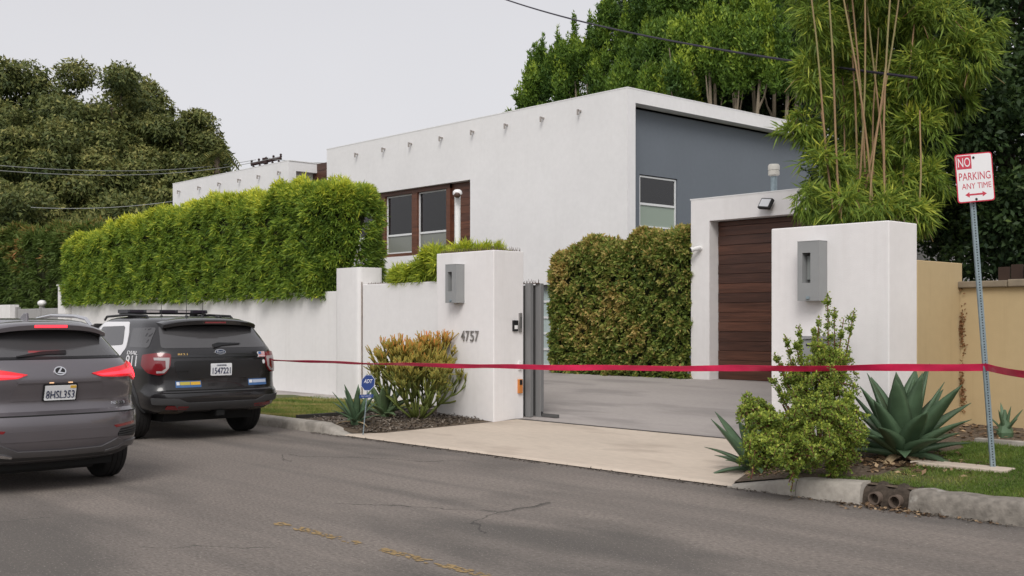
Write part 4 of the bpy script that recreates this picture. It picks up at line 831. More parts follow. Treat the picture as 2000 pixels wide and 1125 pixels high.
def spek(base, seed):
    """succulent shrub: red stems strung with small round leaves; upright shoots above drooping branches"""
    rng = np.random.default_rng(seed); root = thing('succulent_shrub', 'bushy small-leaved succulent shrub with upright red-stemmed shoots before the pillar', 'shrub', base); b = Vector(base)
    def leaves_on(path, per, size, spread):
        P = np.array([p[:] for p in path]); n_ = per; u = np.sort(rng.random(n_))**.8*(len(P)-1); i = np.minimum(u.astype(int), len(P)-2); f = (u-i)[:, None]; p = P[i]*(1-f)+P[i+1]*f
        o = rdir(rng, n_); return p+o*spread*rng.random((n_, 1)), unit(o+np.array([0, 0, .3])), rdir(rng, n_), size*rng.uniform(.7, 1.3, n_), size*.85*rng.uniform(.7, 1.2, n_), np.clip(.42+.25*o[:, 2]+rng.normal(0, .18, n_), 0, 1)
    shoots = [(1616, 572, 11.3), (1534, 655, 11.0), (1560, 636, 11.3), (1590, 640, 11.4), (1648, 622, 11.2), (1668, 606, 11.3), (1513, 690, 10.9), (1600, 618, 11.1), (1630, 600, 11.4), (1655, 690, 10.9), (1575, 700, 10.9)]
    shoots += [(1500+190*rng.random(), 650+110*rng.random(), 10.7+.5*rng.random()) for _ in range(7)]+[(1450+60*rng.random(), 765+50*rng.random(), 10.5) for _ in range(6)]
    for px, py, Z in shoots:
        tip = at(px, py, Z*1.085); f = Vector((tip.x*.35+b.x*.65, tip.y*.35+b.y*.65, b.z+.15)); md = (f+tip)/2+Vector(rng.normal(0, .03, 3)); path = [f+(md-f)*t for t in np.linspace(0, 1, 6)]+[md+(tip-md)*t for t in np.linspace(.2, 1, 6)]
        st = obj('shoot', MB().tube(path, [.014-.0009*i for i in range(len(path))], 6), red_stem, root, smooth=60); parts = [leaves_on(path[3:], 240, .025, .026)]
        for q in range(20):
            i = int(rng.integers(3, len(path)-1)); d = Vector(rng.normal(0, .5, 3)); d.z = abs(d.z)*.8+.45; d = d.normalized()*rng.uniform(.05, .13)*(1.35-.85*i/len(path)); parts.append(leaves_on([path[i], path[i]+d*.5, path[i]+d], 30, .024, .012))
        obj('leaves', shift_mesh(join_leaves('leaves', parts), wl(root)), L_spek, st)
    segs = []; parts = []
    masses = [(1600, 745, 10.9, 78, 70), (1590, 835, 10.6, 95, 70), (1500, 850, 10.5, 55, 60), (1655, 830, 10.9, 48, 70), (1545, 880, 10.3, 80, 38), (1465, 800, 10.7, 30, 34), (1630, 885, 10.6, 50, 35), (1612, 700, 11.1, 34, 40), (1475, 880, 10.4, 40, 34)]
    for px, py, Z, rx_, ry_ in masses:
        Z *= 1.07 if py < 800 else 1.0; c = at(px, py, Z); s_ = Z/FOC
        for _ in range(int(rx_*ry_*.012)+8):
            o = rdir(rng, 1)[0]; r_ = rng.uniform(.5, 1.0); e = c+Vector((o[0]*rx_*s_*r_, o[1]*rx_*s_*r_*.8, o[2]*ry_*s_*r_)); e.z = max(e.z, vz(e.x, max(e.y, 9.3))+.03 if e.x > rx(max(e.y, 9.3)) else az(min(max(e.y, 9.2), 11.8))+.03); k_ = rng.uniform(.12, .24)
            o2 = Vector((o[0], o[1], abs(o[2])*.6+.1)).normalized(); s0 = e-o2*k_+Vector((0, 0, .02)); tip = e+Vector((o[0], o[1], 0))*.05+Vector((0, 0, -k_*.5*rng.random())); tip.z = max(tip.z, .14); path = [s0, (s0+e)/2+Vector((0, 0, .04)), e, tip]
            segs.append((path, [.006, .005, .004, .003], 0, 0)); parts.append(leaves_on(path, 84, .027, .032))
    obj('stems', shift_mesh(sticks('stems', segs), wl(root)), red_stem, root)['kind'] = 'stuff'; obj('foliage', shift_mesh(join_leaves('foliage', parts), wl(root)), L_spek, root)
    mb = MB()
    for k in range(9): a = 2*PI*k/9; mb.tube([b+Vector((0, 0, -.05)), b+Vector((.25*math.cos(a), .2*math.sin(a), .25)), b+Vector((.42*math.cos(a), .34*math.sin(a), .55))], [.03, .02, .01], 6)
    obj('branches', mb, red_stem, root)['kind'] = 'stuff'
spek((-6.6, 10.4, vz(-6.6, 10.4)-.02), 71)
rng = np.random.default_rng(72); g = thing('grass_plant', 'bright green grassy tuft at the front of the succulent shrub', 'plant', (-6.28, 9.50, vz(-6.28, 9.5)))
p = np.tile(np.array([[-6.28, 9.50, vz(-6.28, 9.5)]]), (160, 1))+rng.normal(0, .035, (160, 3))*np.array([1, 1, .0])+np.stack([np.zeros(160), np.zeros(160), rng.random(160)*.16], 1)
obj('blades', shift_mesh(leaf_mesh('blades', p, unit(rdir(rng, 160)*.8+np.array([0, -.1, .55])), rdir(rng, 160), rng.uniform(.10, .22, 160), .016, rng.random(160)*.4+.2), wl(g)), leaf_mat('tuft_blade', (.05,.12,.015), (.17,.30,.04), .35), g)

# ------------------------------------------------------------------ lawns, litter
def grass(name, label, n, f, hgt, wdt, seed, m=L_grass, kind='stuff', t0=.4):
    rng = np.random.default_rng(seed); x, y, z, ok, tt = f(rng, n); x, y, z, tt = x[ok], y[ok], z[ok], tt[ok]; k = len(x); p = np.stack([x, y, z-.004], 1)
    me = leaf_mesh(name, p, unit(rdir(rng, k)*.7+np.array([0, 0, 1.0])), rdir(rng, k), hgt*rng.uniform(.5, 1.3, k), wdt, tt+rng.normal(0, .13, k)); return tag(obj(name, me, m), label, 'grass', kind=kind)
vzv = np.vectorize(vz); pzv = np.vectorize(pz); rxv = np.vectorize(rx); lxv = np.vectorize(lx)
def right_lawn(rng, n):
    x = rng.uniform(-6.0, -2.6, n); y = rng.uniform(9.40, 11.75, n); wv = waves(np.random.default_rng(1), .8); q = wv(np.stack([x, y, 0*x], 1))
    slab = (np.abs(y-10.44) < .13) & (x < -4.6) & (x > -5.6); plant = ((x+5.78)**2+(y-10.6)**2 < .16); bed = (x < -5.55+.15*q) & (y > 9.5); dry = np.exp(-((x+5.35)**2/.2+(y-9.75)**2/.05))
    ok = ~slab & ~plant & ~bed & (rng.random(n) > dry*.75); return x, y, vzv(x, y), ok, .36+.12*q+dry*.5
grass('grass', 'short green lawn behind the old stone kerb', 60000, right_lawn, .040, .006, 81)
def left_lawn(rng, n):
    x = -15.42-3.8*rng.random(n)**1.3; y = rng.uniform(9.38, 12.35, n); wv = waves(np.random.default_rng(2), .9); q = wv(np.stack([x, y, 0*x], 1)); return x, y, pzv(x, y), rng.random(n) > .1, .72+.2*q
grass('grass', 'dry patchy lawn between the police vehicle and white wall', 42000, left_lawn, .045, .008, 82)
mb = MB(); xs_ = np.linspace(-5.55, -1.5, 16); mb.grid([[(x, y, vz(x, y)+.005) for x in xs_] for y in np.linspace(9.40, 11.75, 14)]); tag(obj('turf', mb, turf, loc=(0,0,0), fix=False, smooth=180), 'thin turf under the green lawn', 'turf', kind='structure')
mb = MB(); xs_ = np.linspace(-40, -15.40, 50); mb.grid([[(x, y, pz(x, y)+.005) for x in xs_] for y in np.linspace(9.38, 12.40, 8)]); tag(obj('turf', mb, turf, loc=(0,0,0), fix=False, smooth=180), 'thin turf under the dry patchy lawn', 'turf', kind='structure')
slab_z = vz(-5.1, 10.44)
tag(obj('paving_slab', MB().box(-5.55, -4.62, 10.31, 10.56, slab_z-.06, slab_z+.03), concrete, loc=(-5.1, 10.44, slab_z), bevel=.01), 'pale concrete slab at the foot of the parking sign', 'slab')
tag(obj('edging', MB().box(-5.6, -1.5, 11.78, 11.88, vz(-4, 11.8)-.06, vz(-4, 11.8)+.05), kerb_c, loc=(-4, 11.8, .3), bevel=.008), 'concrete edging between the lawn and the beige wall bed', 'edging')
tag(obj('edging', MB().box(-15.40, -15.33, 9.40, 12.2, .10, .20), mat('black_edging', (.03,.028,.025), rough=.8), loc=(-15.36, 10.8, .15), bevel=.008), 'dark edging between dry lawn and planting bed', 'edging')
def litter(name, label, n, f, size, m, seed):
    rng = np.random.default_rng(seed); x, y, z = f(rng, n); p = np.stack([x, y, z+.008+.01*rng.random(n)], 1); d = rdir(rng, n)*np.array([1, 1, .25]); me = leaf_mesh(name, p, d, unit(rdir(rng, n)*.5+np.array([0, 0, 1])), size*rng.uniform(.5, 1.3, n), size*.5, rng.random(n)); return tag(obj(name, me, m), label, 'leaf litter', kind='stuff')
L_lit = leaf_mat('litter_leaf', (.07,.045,.03), (.46,.33,.20), .1, mid=(.22,.14,.08))
def f1(rng, n): x = -5.65+rng.normal(0, .35, n); y = 10.35+rng.normal(0, .28, n); y = np.clip(y, 9.45, 12.9); return x, y, vzv(x, y)
litter('leaf_litter', 'dry brown leaves round the large agave', 420, f1, .085, L_lit, 91)
def f7(rng, n): x = rng.uniform(-14.5, -4.0, n); y = 9.15-np.abs(rng.normal(0, .035, n))-.05*rng.random(n)*(np.sin(x*3)>0); return x, y, 0*x
litter('gutter_grit', 'dark grit and leaf crumbs along the driveway lip', 1500, f7, .03, leaf_mat('grit', (.04,.035,.03), (.17,.14,.11), .05), 97)
def f2(rng, n): x = -5.0+rng.normal(0, .38, n); y = 9.16-np.abs(rng.normal(0, .10, n)); return x, y, 0*x
litter('leaf_litter', 'dry leaves in the gutter below the drain pipes', 150, f2, .06, L_lit, 92)
def f3(rng, n): x = rng.uniform(-15.3, -13.1, n); y = rng.uniform(9.4, 12.2, n); x = np.minimum(x, lxv(y)-.08); return x, y, pzv(x, y)
litter('bark_mulch', 'grey-brown bark mulch in the planting bed', 3200, f3, .06, leaf_mat('mulch_chip', (.05,.04,.035), (.26,.22,.18), .05), 93)
def f4(rng, n): x = rng.uniform(-6.2, -2.5, n); y = rng.uniform(11.9, 12.95, n); return x, y, vzv(x, y)
litter('leaf_litter', 'dry leaves along the foot of the beige wall', 700, f4, .07, L_lit, 94)
def f5(rng, n): y = rng.uniform(9.5, 11.3, n); x = rxv(y)+.05+np.abs(rng.normal(0, .5, n)); return x, y, vzv(x, y)
litter('leaf_litter', 'fallen leaves under the succulent shrub', 700, f5, .05, L_lit, 95)
def f6(rng, n): x = -9.6+rng.normal(0, .5, n); y = 16.35+rng.normal(0, .12, n); return x, y, np.full(n, .60)
litter('leaf_litter', 'leaves swept against the garage door', 60, f6, .08, L_lit, 96)
# ------------------------------------------------------------------ cars
class Loft:
    """a car body as a stack of plan outlines; s runs from the rear centre round to the right side (s>0) or left (s<0)"""
    def __init__(s, lv, ar=1.0, nr=4.0, af=1.3, nf=3.0, n=44):
        s.lv = np.array(lv, float); s.ar, s.nr, s.af, s.nf, s.n = ar, nr, af, nf, n; s.cache = {}
    def outline(s, z):
        key = round(z, 4)
        if key in s.cache: return s.cache[key]
        xr, xf, hw = [np.interp(z, s.lv[:, 0], s.lv[:, k]) for k in (1, 2, 3)]
        ln = xf-xr; ar = min(s.ar, ln*.42); af = min(s.af, ln*.42); ph = np.linspace(0, PI/2, 160)
        ya = hw*np.sin(ph)**(2/s.nr); xa = xr+ar*(1-np.cos(ph)**(2/s.nr)); yb = (hw*np.sin(ph)**(2/s.nf))[::-1]; xb = (xf-af*(1-np.cos(ph)**(2/s.nf)))[::-1]
        x = np.concatenate([xa, xb]); y = np.concatenate([ya, yb]); q = np.concatenate([[0], np.cumsum(np.hypot(np.diff(x), np.diff(y)))])
        s.cache[key] = (x, y, q); return s.cache[key]
    def p(s, a, z):
        x, y, q = s.outline(z); b = min(abs(a), q[-1]); X = np.interp(b, q, x); Y = np.interp(b, q, y)
        return Vector((X, -Y if a > 0 else Y, z))
    def s_at_x(s, xx, z):
        x, y, q = s.outline(z); return float(np.interp(xx, x, q))
    def pn(s, a, z, mode='s', side=1):
        if mode == 'x': a = side*s.s_at_x(a, z)
        e = .012; P = s.p(a, z); N = (s.p(a+e, z)-s.p(a-e, z)).cross(s.p(a, z+e)-s.p(a, z-e))
        if N.length < 1e-9: N = Vector((-1, 0, 0))
        N.normalize(); c = Vector((2.2, 0, .9))
        if N.dot(P-c) < 0: N = -N
        return P, N
    def mesh(s, zs):
        mb = MB(); n = s.n
        T = None
        for z in zs:
            x, y, q = s.outline(z); t = np.concatenate([np.linspace(0, .30, n//2, endpoint=False), np.linspace(.30, 1, n-n//2)])*q[-1]
            X = np.interp(t, q, x); Y = np.interp(t, q, y)
            ring = [(X[i], -Y[i], z) for i in range(n)]+[(X[i], Y[i], z) for i in range(n-2, 0, -1)]; mb.v += ring
        m = 2*n-2
        for j in range(len(zs)-1): mb.f += [(j*m+i, j*m+(i+1) % m, (j+1)*m+(i+1) % m, (j+1)*m+i) for i in range(m)]
        mb.f += [tuple(range(m))[::-1], tuple(range((len(zs)-1)*m, len(zs)*m))]; return mb
    def decal(s, poly, off=.004, thick=.014, mode='s', side=1, grid=.05):
        bm = bmesh.new(); f = bm.faces.new([bm.verts.new((u, v, 0)) for u, v in poly])
        us = [p[0] for p in poly]; vs_ = [p[1] for p in poly]
        for k in range(int((max(us)-min(us))/grid)+1):
            bmesh.ops.bisect_plane(bm, geom=bm.verts[:]+bm.edges[:]+bm.faces[:], plane_co=(min(us)+grid*(k+.5), 0, 0), plane_no=(1, 0, 0))
        for k in range(int((max(vs_)-min(vs_))/grid)+1):
            bmesh.ops.bisect_plane(bm, geom=bm.verts[:]+bm.edges[:]+bm.faces[:], plane_co=(0, min(vs_)+grid*(k+.5), 0), plane_no=(0, 1, 0))
        bm.verts.index_update(); mb = MB(); F = [tuple(v.index for v in f.verts) for f in bm.faces]; bd = [(e.verts[0].index, e.verts[1].index) for e in bm.edges if len(e.link_faces) == 1]
        top = []; bot = []
        for v in bm.verts:
            P, N = s.pn(v.co.x, v.co.y, mode, side); top.append(P+N*off); bot.append(P+N*(off-thick))
        n = len(top); bm.free(); mb.add(top+bot, F+[(a, b, b+n, a+n) for a, b in bd]+[tuple(i+n for i in f[::-1]) for f in F]); return mb
    def text(s, txt, u, v, wdt, hgt, off=.004, mode='s', side=1, slant=0):
        V, F = text_shape(txt, wdt, hgt); mb = MB(); P = []
        for a, b, c in V:
            uu = u+a+slant*b if mode == 's' else u-side*0+(a if side < 0 else -a)*(-1 if side < 0 else 1)
            p, n = s.pn(uu, v+b, mode, side); P.append(p+n*(off-.006+.006*c))
        mb.add(P, F); return mb

def cut_arches(body, holes, wdt):
    """boolean out the wheel arches, then drop the cutters"""
    cutters = []
    for x, z, r in holes:
        for sgn in (-1, 1):
            mb = MB().lathe([(0, 0), (r, 0), (r, .36), (0, .36)], (x, sgn*(wdt+.06), z), (0, -sgn, 0), 40); c = obj('cut', mb, None, body.parent, local=True)
            m = body.modifiers.new('b', 'BOOLEAN'); m.operation = 'DIFFERENCE'; m.object = c; m.solver = 'EXACT'; cutters.append(c)
    bpy.context.view_layer.update(); dg = bpy.context.evaluated_depsgraph_get(); me = bpy.data.meshes.new_from_object(body.evaluated_get(dg)); body.modifiers.clear(); old = body.data; body.data = me
    for c in cutters: bpy.data.objects.remove(c)
    me.shade_smooth(); me.set_sharp_from_angle(angle=R(32))

tyre_m = mat('tyre', (.018, .017, .017), rough=.85, var=.2, vscale=20, coords='obj'); rim_m = mat('alloy', (.22, .22, .23), rough=.3, metal=.8); under_m = mat('underbody', (.012, .012, .012), rough=.9)
chrome = mat('chrome', (.75, .75, .77), rough=.12, metal=1); car_glass = mat('car_glass', (.062, .060, .062), rough=.06, spec=.6, coat=.3)
red_lens = mat('red_lens', (.17, .008, .012), rough=.12, spec=.6, coat=.5); red_on = mat('brake_light', (.9, .03, .03), rough=.3, emit=((1, .02, .035), 3.2)); red_soft = mat('brake_halo', (.6, .02, .03), rough=.25, emit=((1, .02, .03), .22), coat=.5)
clear_lens = mat('clear_lens', (.36, .33, .33), rough=.1, spec=.6, coat=.5); plate_w = mat('plate_white', (.72, .73, .74), rough=.4); ink = mat('plate_ink', (.03, .04, .09), rough=.5); trim = mat('grey_trim', (.045, .045, .047), rough=.6, coords='obj', bump=.1, bscale=200)

def wheel(root, x, y, r, wdt, sgn):
    """tyre > rim"""
    w2 = wdt/2
    prof = [(r*.62, -w2*.85), (r*.80, -w2), (r*.93, -w2*.96), (r*.985, -w2*.80), (r, -w2*.5), (r, -w2*.48), (r*.985, -w2*.46), (r*.985, -w2*.40), (r, -w2*.38), (r, -w2*.06), (r*.985, -w2*.04), (r*.985, w2*.04), (r, w2*.06), (r, w2*.38), (r*.985, w2*.40), (r*.985, w2*.46), (r, w2*.48), (r, w2*.5), (r*.985, w2*.80), (r*.93, w2*.96), (r*.80, w2), (r*.62, w2*.85)]
    t = obj('tyre', MB().lathe(prof, (x, y, r), (0, 1, 0), 40), tyre_m, root, local=True, smooth=50)
    m = MB(); yo = y+sgn*w2*.70
    m.lathe([(r*.63, -w2*.5*sgn), (r*.63, w2*.2*sgn), (r*.58, w2*.15*sgn), (r*.58, -w2*.5*sgn)], (x, yo, r), (0, 1, 0), 32); m.lathe([(0, 0), (r*.14, 0), (r*.14, .03*sgn), (0, .035*sgn)], (x, yo, r), (0, 1, 0), 16)
    for k in range(5):
        a = 2*PI*k/5+.3; d = Vector((math.cos(a), 0, math.sin(a))); rot = Matrix((d, Vector((0, 1, 0)), d.cross(Vector((0, 1, 0))))).transposed(); m.obox(Vector((x, yo, r))+d*r*.35, (r*.5, .03, r*.16), rot)
    obj('rim', m, rim_m, t, local=True, smooth=40)
    obj('brake_disc', MB().lathe([(0, 0), (r*.50, 0), (r*.50, .02), (0, .02)], (x, y, r), (0, 1, 0), 24), under_m, t, local=True)

def lathe_part(root, name, m, prof, org, ax): return obj(name, MB().lathe(prof, org, ax, 20), m, root, local=True, smooth=40)

def spoiler(root, lo, x0, x1, z0, z1, hw, m, n=16, drop=.0):
    """roof spoiler: rear lip at x0, top edge blended into the roof at x1"""
    rows = []
    for k in range(n+1):
        t = -1+2*k/n; y = hw*t; bow = .10*abs(t)**3+.05*t*t; xa = x0+bow; dz = -.022*t*t-drop*abs(t)**4
        ztop = z1+.012*(1-t*t)+dz
        rows.append([(x1+bow, y*.985, ztop+.012), ((xa+x1)/2, y, ztop+.006), (xa+.03, y, ztop-.012), (xa, y, ztop-.03), (xa+.01, y, z0+dz), (xa+.10, y*.98, z0-.006+dz), (x1+bow, y*.97, z0+dz-.02)])
    mb = MB(); n2 = 7; mb.add([p for r in rows for p in r], [(i*n2+j, (i+1)*n2+j, (i+1)*n2+(j+1) % n2, i*n2+(j+1) % n2) for i in range(n) for j in range(n2)]+[tuple(range(n2)), tuple(range(n*n2, (n+1)*n2))[::-1]])
    return obj('spoiler', mb, m, root, local=True, smooth=40)

# ---------------------------------------------- grey crossover, brake lights lit
def crossover():
    car = thing('car', 'metallic grey crossover with glowing red brake lights stopped on the road', 'car', (-10.95, 4.10, 0), PI)
    paint = mat('grey_paint', (.150, .138, .150), rough=.30, metal=.55, spec=.5, coat=.8, coords='obj', var=.03, vscale=400)
    lv = [(.27,.34,4.30,.72),(.32,.17,4.42,.82),(.40,.06,4.50,.89),(.50,.015,4.58,.915),(.60,0,4.62,.922),(.70,.0,4.63,.925),(.755,.012,4.60,.926),(.775,.045,4.58,.926),(.80,.085,4.56,.924),(.86,.105,4.48,.923),(.93,.10,4.35,.922),(1.0,.075,3.95,.918),(1.06,.058,3.50,.912),(1.12,.055,3.35,.903),(1.17,.07,3.25,.892),(1.22,.10,3.16,.876),(1.27,.15,3.06,.85),(1.31,.205,2.98,.828),(1.38,.30,2.84,.79),(1.46,.41,2.68,.745),(1.54,.52,2.50,.70),(1.58,.60,2.38,.665),(1.615,.74,2.24,.60),(1.635,.93,2.10,.50),(1.645,1.2,1.95,.35)]
    lv = [(z if z <= 1.31 else 1.31+(z-1.31)*1.15, *r_) for z, *r_ in lv]
    lo = Loft(lv, ar=.85, nr=3.6); zs = [l[0] for l in lv]
    body = obj('body', lo.mesh(zs), paint, car, local=True); cut_arches(body, ((.96, .37, .425), (3.62, .37, .425)), .93)
    D = lambda name, poly, m, par=body, off=.004, thick=.014, **k: obj(name, lo.decal(poly, off, thick, **k), m, par, local=True, smooth=40)
    mir = lambda P: [(-a, b) for a, b in P][::-1]
    D('rear_window', arc_round([(-.74, 1.318), (.74, 1.318), (.60, 1.575), (-.60, 1.575)], .05), car_glass, off=.003, grid=.08)
    lip = obj('window_trim', lo.decal([(-.78, 1.292), (.78, 1.292), (.77, 1.312), (-.77, 1.312)], .006, .02, grid=.08), black, body, local=True)
    for side in (-1, 1):
        D('side_window', arc_round([(.80, 1.28), (1.15, 1.09), (2.05, 1.07), (2.05, 1.49), (1.15, 1.47)], .04), car_glass, mode='x', side=side, grid=.1)
        D('side_window', arc_round([(2.12, 1.07), (3.05, 1.06), (2.45, 1.48), (2.12, 1.49)], .04), car_glass, mode='x', side=side, grid=.1)
        D('wheel_arch', [(.50, .34), (.55, .55), (.70, .75), (.96, .825), (1.22, .75), (1.38, .55), (1.43, .34), (1.375, .34), (1.30, .58), (1.15, .72), (.96, .775), (.77, .72), (.62, .58), (.545, .34)], trim, off=.012, mode='x', side=side, grid=.1)
        obj('mirror', MB().ball((3.0, side*1.02, 1.12), (.10, .11, .075)), paint, car, local=True, smooth=180)
    # windscreen
    obj('windscreen', lo.decal(arc_round([(-.60, 1.52), (.60, 1.52), (.72, 1.10), (-.72, 1.10)], .05), .004, .01, grid=.1).__class__().add([(3.30, -.70, 1.14), (3.30, .70, 1.14), (2.54, .60, 1.54), (2.54, -.60, 1.54)], [(0, 1, 2, 3)]), car_glass, body, local=True)
    sp = spoiler(car, lo, .30, .82, 1.580, 1.645, .60, paint, drop=.05)
    obj('brake_light', MB().box(.296, .315, -.155, .155, 1.600, 1.624), red_on, sp, local=True)
    # lamps: slim blades that swell to an L at the corner
    for sg, f in ((1, lambda P: P), (-1, mir)):
        lamp_ = D('tail_lamp', arc_round(f([(.30, 1.150), (.52, 1.19), (.70, 1.215), (.82, 1.245), (.96, 1.25), (1.02, 1.19), (1.00, 1.09), (.90, 1.06), (.78, 1.105), (.55, 1.108), (.40, 1.115)]), .02), red_soft, off=.016, thick=.03, grid=.04)
        D('lit_blade', arc_round(f([(.35, 1.138), (.62, 1.16), (.80, 1.18), (.865, 1.225), (.945, 1.23), (.965, 1.17), (.945, 1.10), (.88, 1.085), (.82, 1.13), (.60, 1.128), (.42, 1.125)]), .015), red_on, lamp_, off=.022, thick=.008, grid=.04)
        D('reflector', arc_round(f([(.52, .63), (.80, .655), (.82, .63), (.54, .605)]), .008), red_lens, off=.007)
        D('vent', f([(.56, .585), (.86, .61), (.90, .53), (.83, .50), (.58, .515)]), black, off=.004)
        for q in range(3): D('vent_slat', f([(.58, .572-.022*q), (.86, .592-.024*q), (.86, .584-.024*q), (.58, .564-.022*q)]), trim, off=.012, grid=.1)
        D('lower_garnish', f([(.0, .42), (.40, .43), (.56, .50), (.60, .49), (.66, .46), (.92, .475), (.96, .44), (.92, .40), (.66, .415), (.45, .38), (.0, .37)]), mat('satin_garnish', (.15,.145,.15), rough=.35, metal=.5) if sg == 1 else MATS['satin_garnish'], off=.018, thick=.03)
        D('tailpipe_trim', arc_round(f([(.44, .375), (.60, .40), (.68, .445), (.64, .455), (.57, .418), (.44, .395)]), .008), chrome if sg < 0 else MATS['satin_garnish'], off=.024, thick=.03)  # left trim chrome, right satin: uneven light put into the material
    D('lower_bumper', [(-.93, .30), (.93, .30), (.97, .42), (.62, .44), (.45, .385), (-.45, .385), (-.62, .44), (-.97, .42)], trim, off=.005, grid=.07)
    D('lower_bumper', [(-.55, .52), (.55, .52), (.62, .62), (-.62, .62)], paint, off=.006, grid=.1)
    D('tailgate_seam', [(-.84, .765), (.84, .765), (.84, .757), (-.84, .757)], under_m, off=.005, grid=.08)
    D('plate_recess', arc_round([(-.46, .90), (.46, .90), (.40, 1.075), (-.40, 1.075)], .03), paint, off=.0045, thick=.01)
    D('chrome_bar', arc_round([(-.40, 1.072), (.40, 1.072), (.40, 1.092), (-.40, 1.092)], .008), paint, off=.016, thick=.02, grid=.08)
    pl = D('number_plate', arc_round([(-.162, .893), (.162, .893), (.162, 1.06), (-.162, 1.06)], .012), black, off=.022, thick=.03)
    D('plate_face', arc_round([(-.150, .902), (.150, .902), (.150, 1.050), (-.150, 1.050)], .01), plate_w, pl, off=.025, thick=.006)
    obj('plate_text', lo.text('8HSL353', 0, .962, .272, .078, .030), ink, pl, local=True)
    D('plate_sticker', [(.09, 1.022), (.146, 1.022), (.146, 1.046), (.09, 1.046)], mat('sticker_yellow', (.7,.42,.05), rough=.5), pl, off=.028, thick=.004)
    for yy in (-.09, .09): D('plate_lamp', [(yy-.02, 1.068), (yy+.02, 1.068), (yy+.02, 1.076), (yy-.02, 1.076)], mat('plate_glow', (.8,.5,.3), emit=((1,.6,.3), .6)) if yy < 0 else MATS['plate_glow'], pl, off=.024)
    # oval badge with a slanted stroke
    ring = [(.058*math.cos(a), 1.178+.041*math.sin(a)) for a in np.linspace(0, 2*PI, 28, endpoint=False)]; inner = [(.047*math.cos(a), 1.178+.031*math.sin(a)) for a in np.linspace(0, 2*PI, 28, endpoint=False)]
    bd = D('badge', ring, chrome, off=.012); D('badge_field', inner, black, bd, off=.0135, thick=.004)
    D('badge_stroke', [(.012, 1.208), (.028, 1.208), (-.004, 1.168), (.040, 1.160), (.040, 1.151), (-.032, 1.158)], chrome, bd, off=.017, thick=.006)
    obj('model_text', lo.text('NX 300', .62, .845, .17, .030, .006), chrome, body, local=True)
    wp = obj('wiper', MB().prism(arc_round([(-.24, 0), (.06, .035), (.24, .035), (.25, .085), (.0, .07), (-.24, .012)], .01), lambda u, v, t: (.215+v*.9-t, -(u-.12), 1.318+v*.72), 0, .025), black, car, local=True)
    fin = obj('antenna', MB().prism([(.95, 1.66), (1.20, 1.68), (1.03, 1.75), (.97, 1.75)], lambda u, v, t: (u, t, v), -.015, .015), paint, car, local=True, bevel=.008)
    for sg in (-1, 1): obj('roof_rail', MB().tube([(.80, sg*.60, 1.61), (.95, sg*.60, 1.69), (1.25, sg*.60, 1.72), (1.9, sg*.59, 1.73), (2.3, sg*.58, 1.70), (2.42, sg*.575, 1.64)], .02, 8), chrome, car, local=True, smooth=60)
    obj('underbody', MB().box(.35, 4.2, -.62, .62, .22, .34), under_m, car, local=True)
    obj('muffler', MB().tube([(.45, -.45, .27), (.45, .45, .27)], .09, 12), under_m, car, local=True)
    for x in (.96, 3.62):
        for sg in (-1, 1): wheel(car, x, sg*.80, .37, .235, sg)
    obj('axle', MB().tube([(.96, -.75, .34), (.96, .75, .34)], .05, 8), under_m, car, local=True)
    return car
crossover()

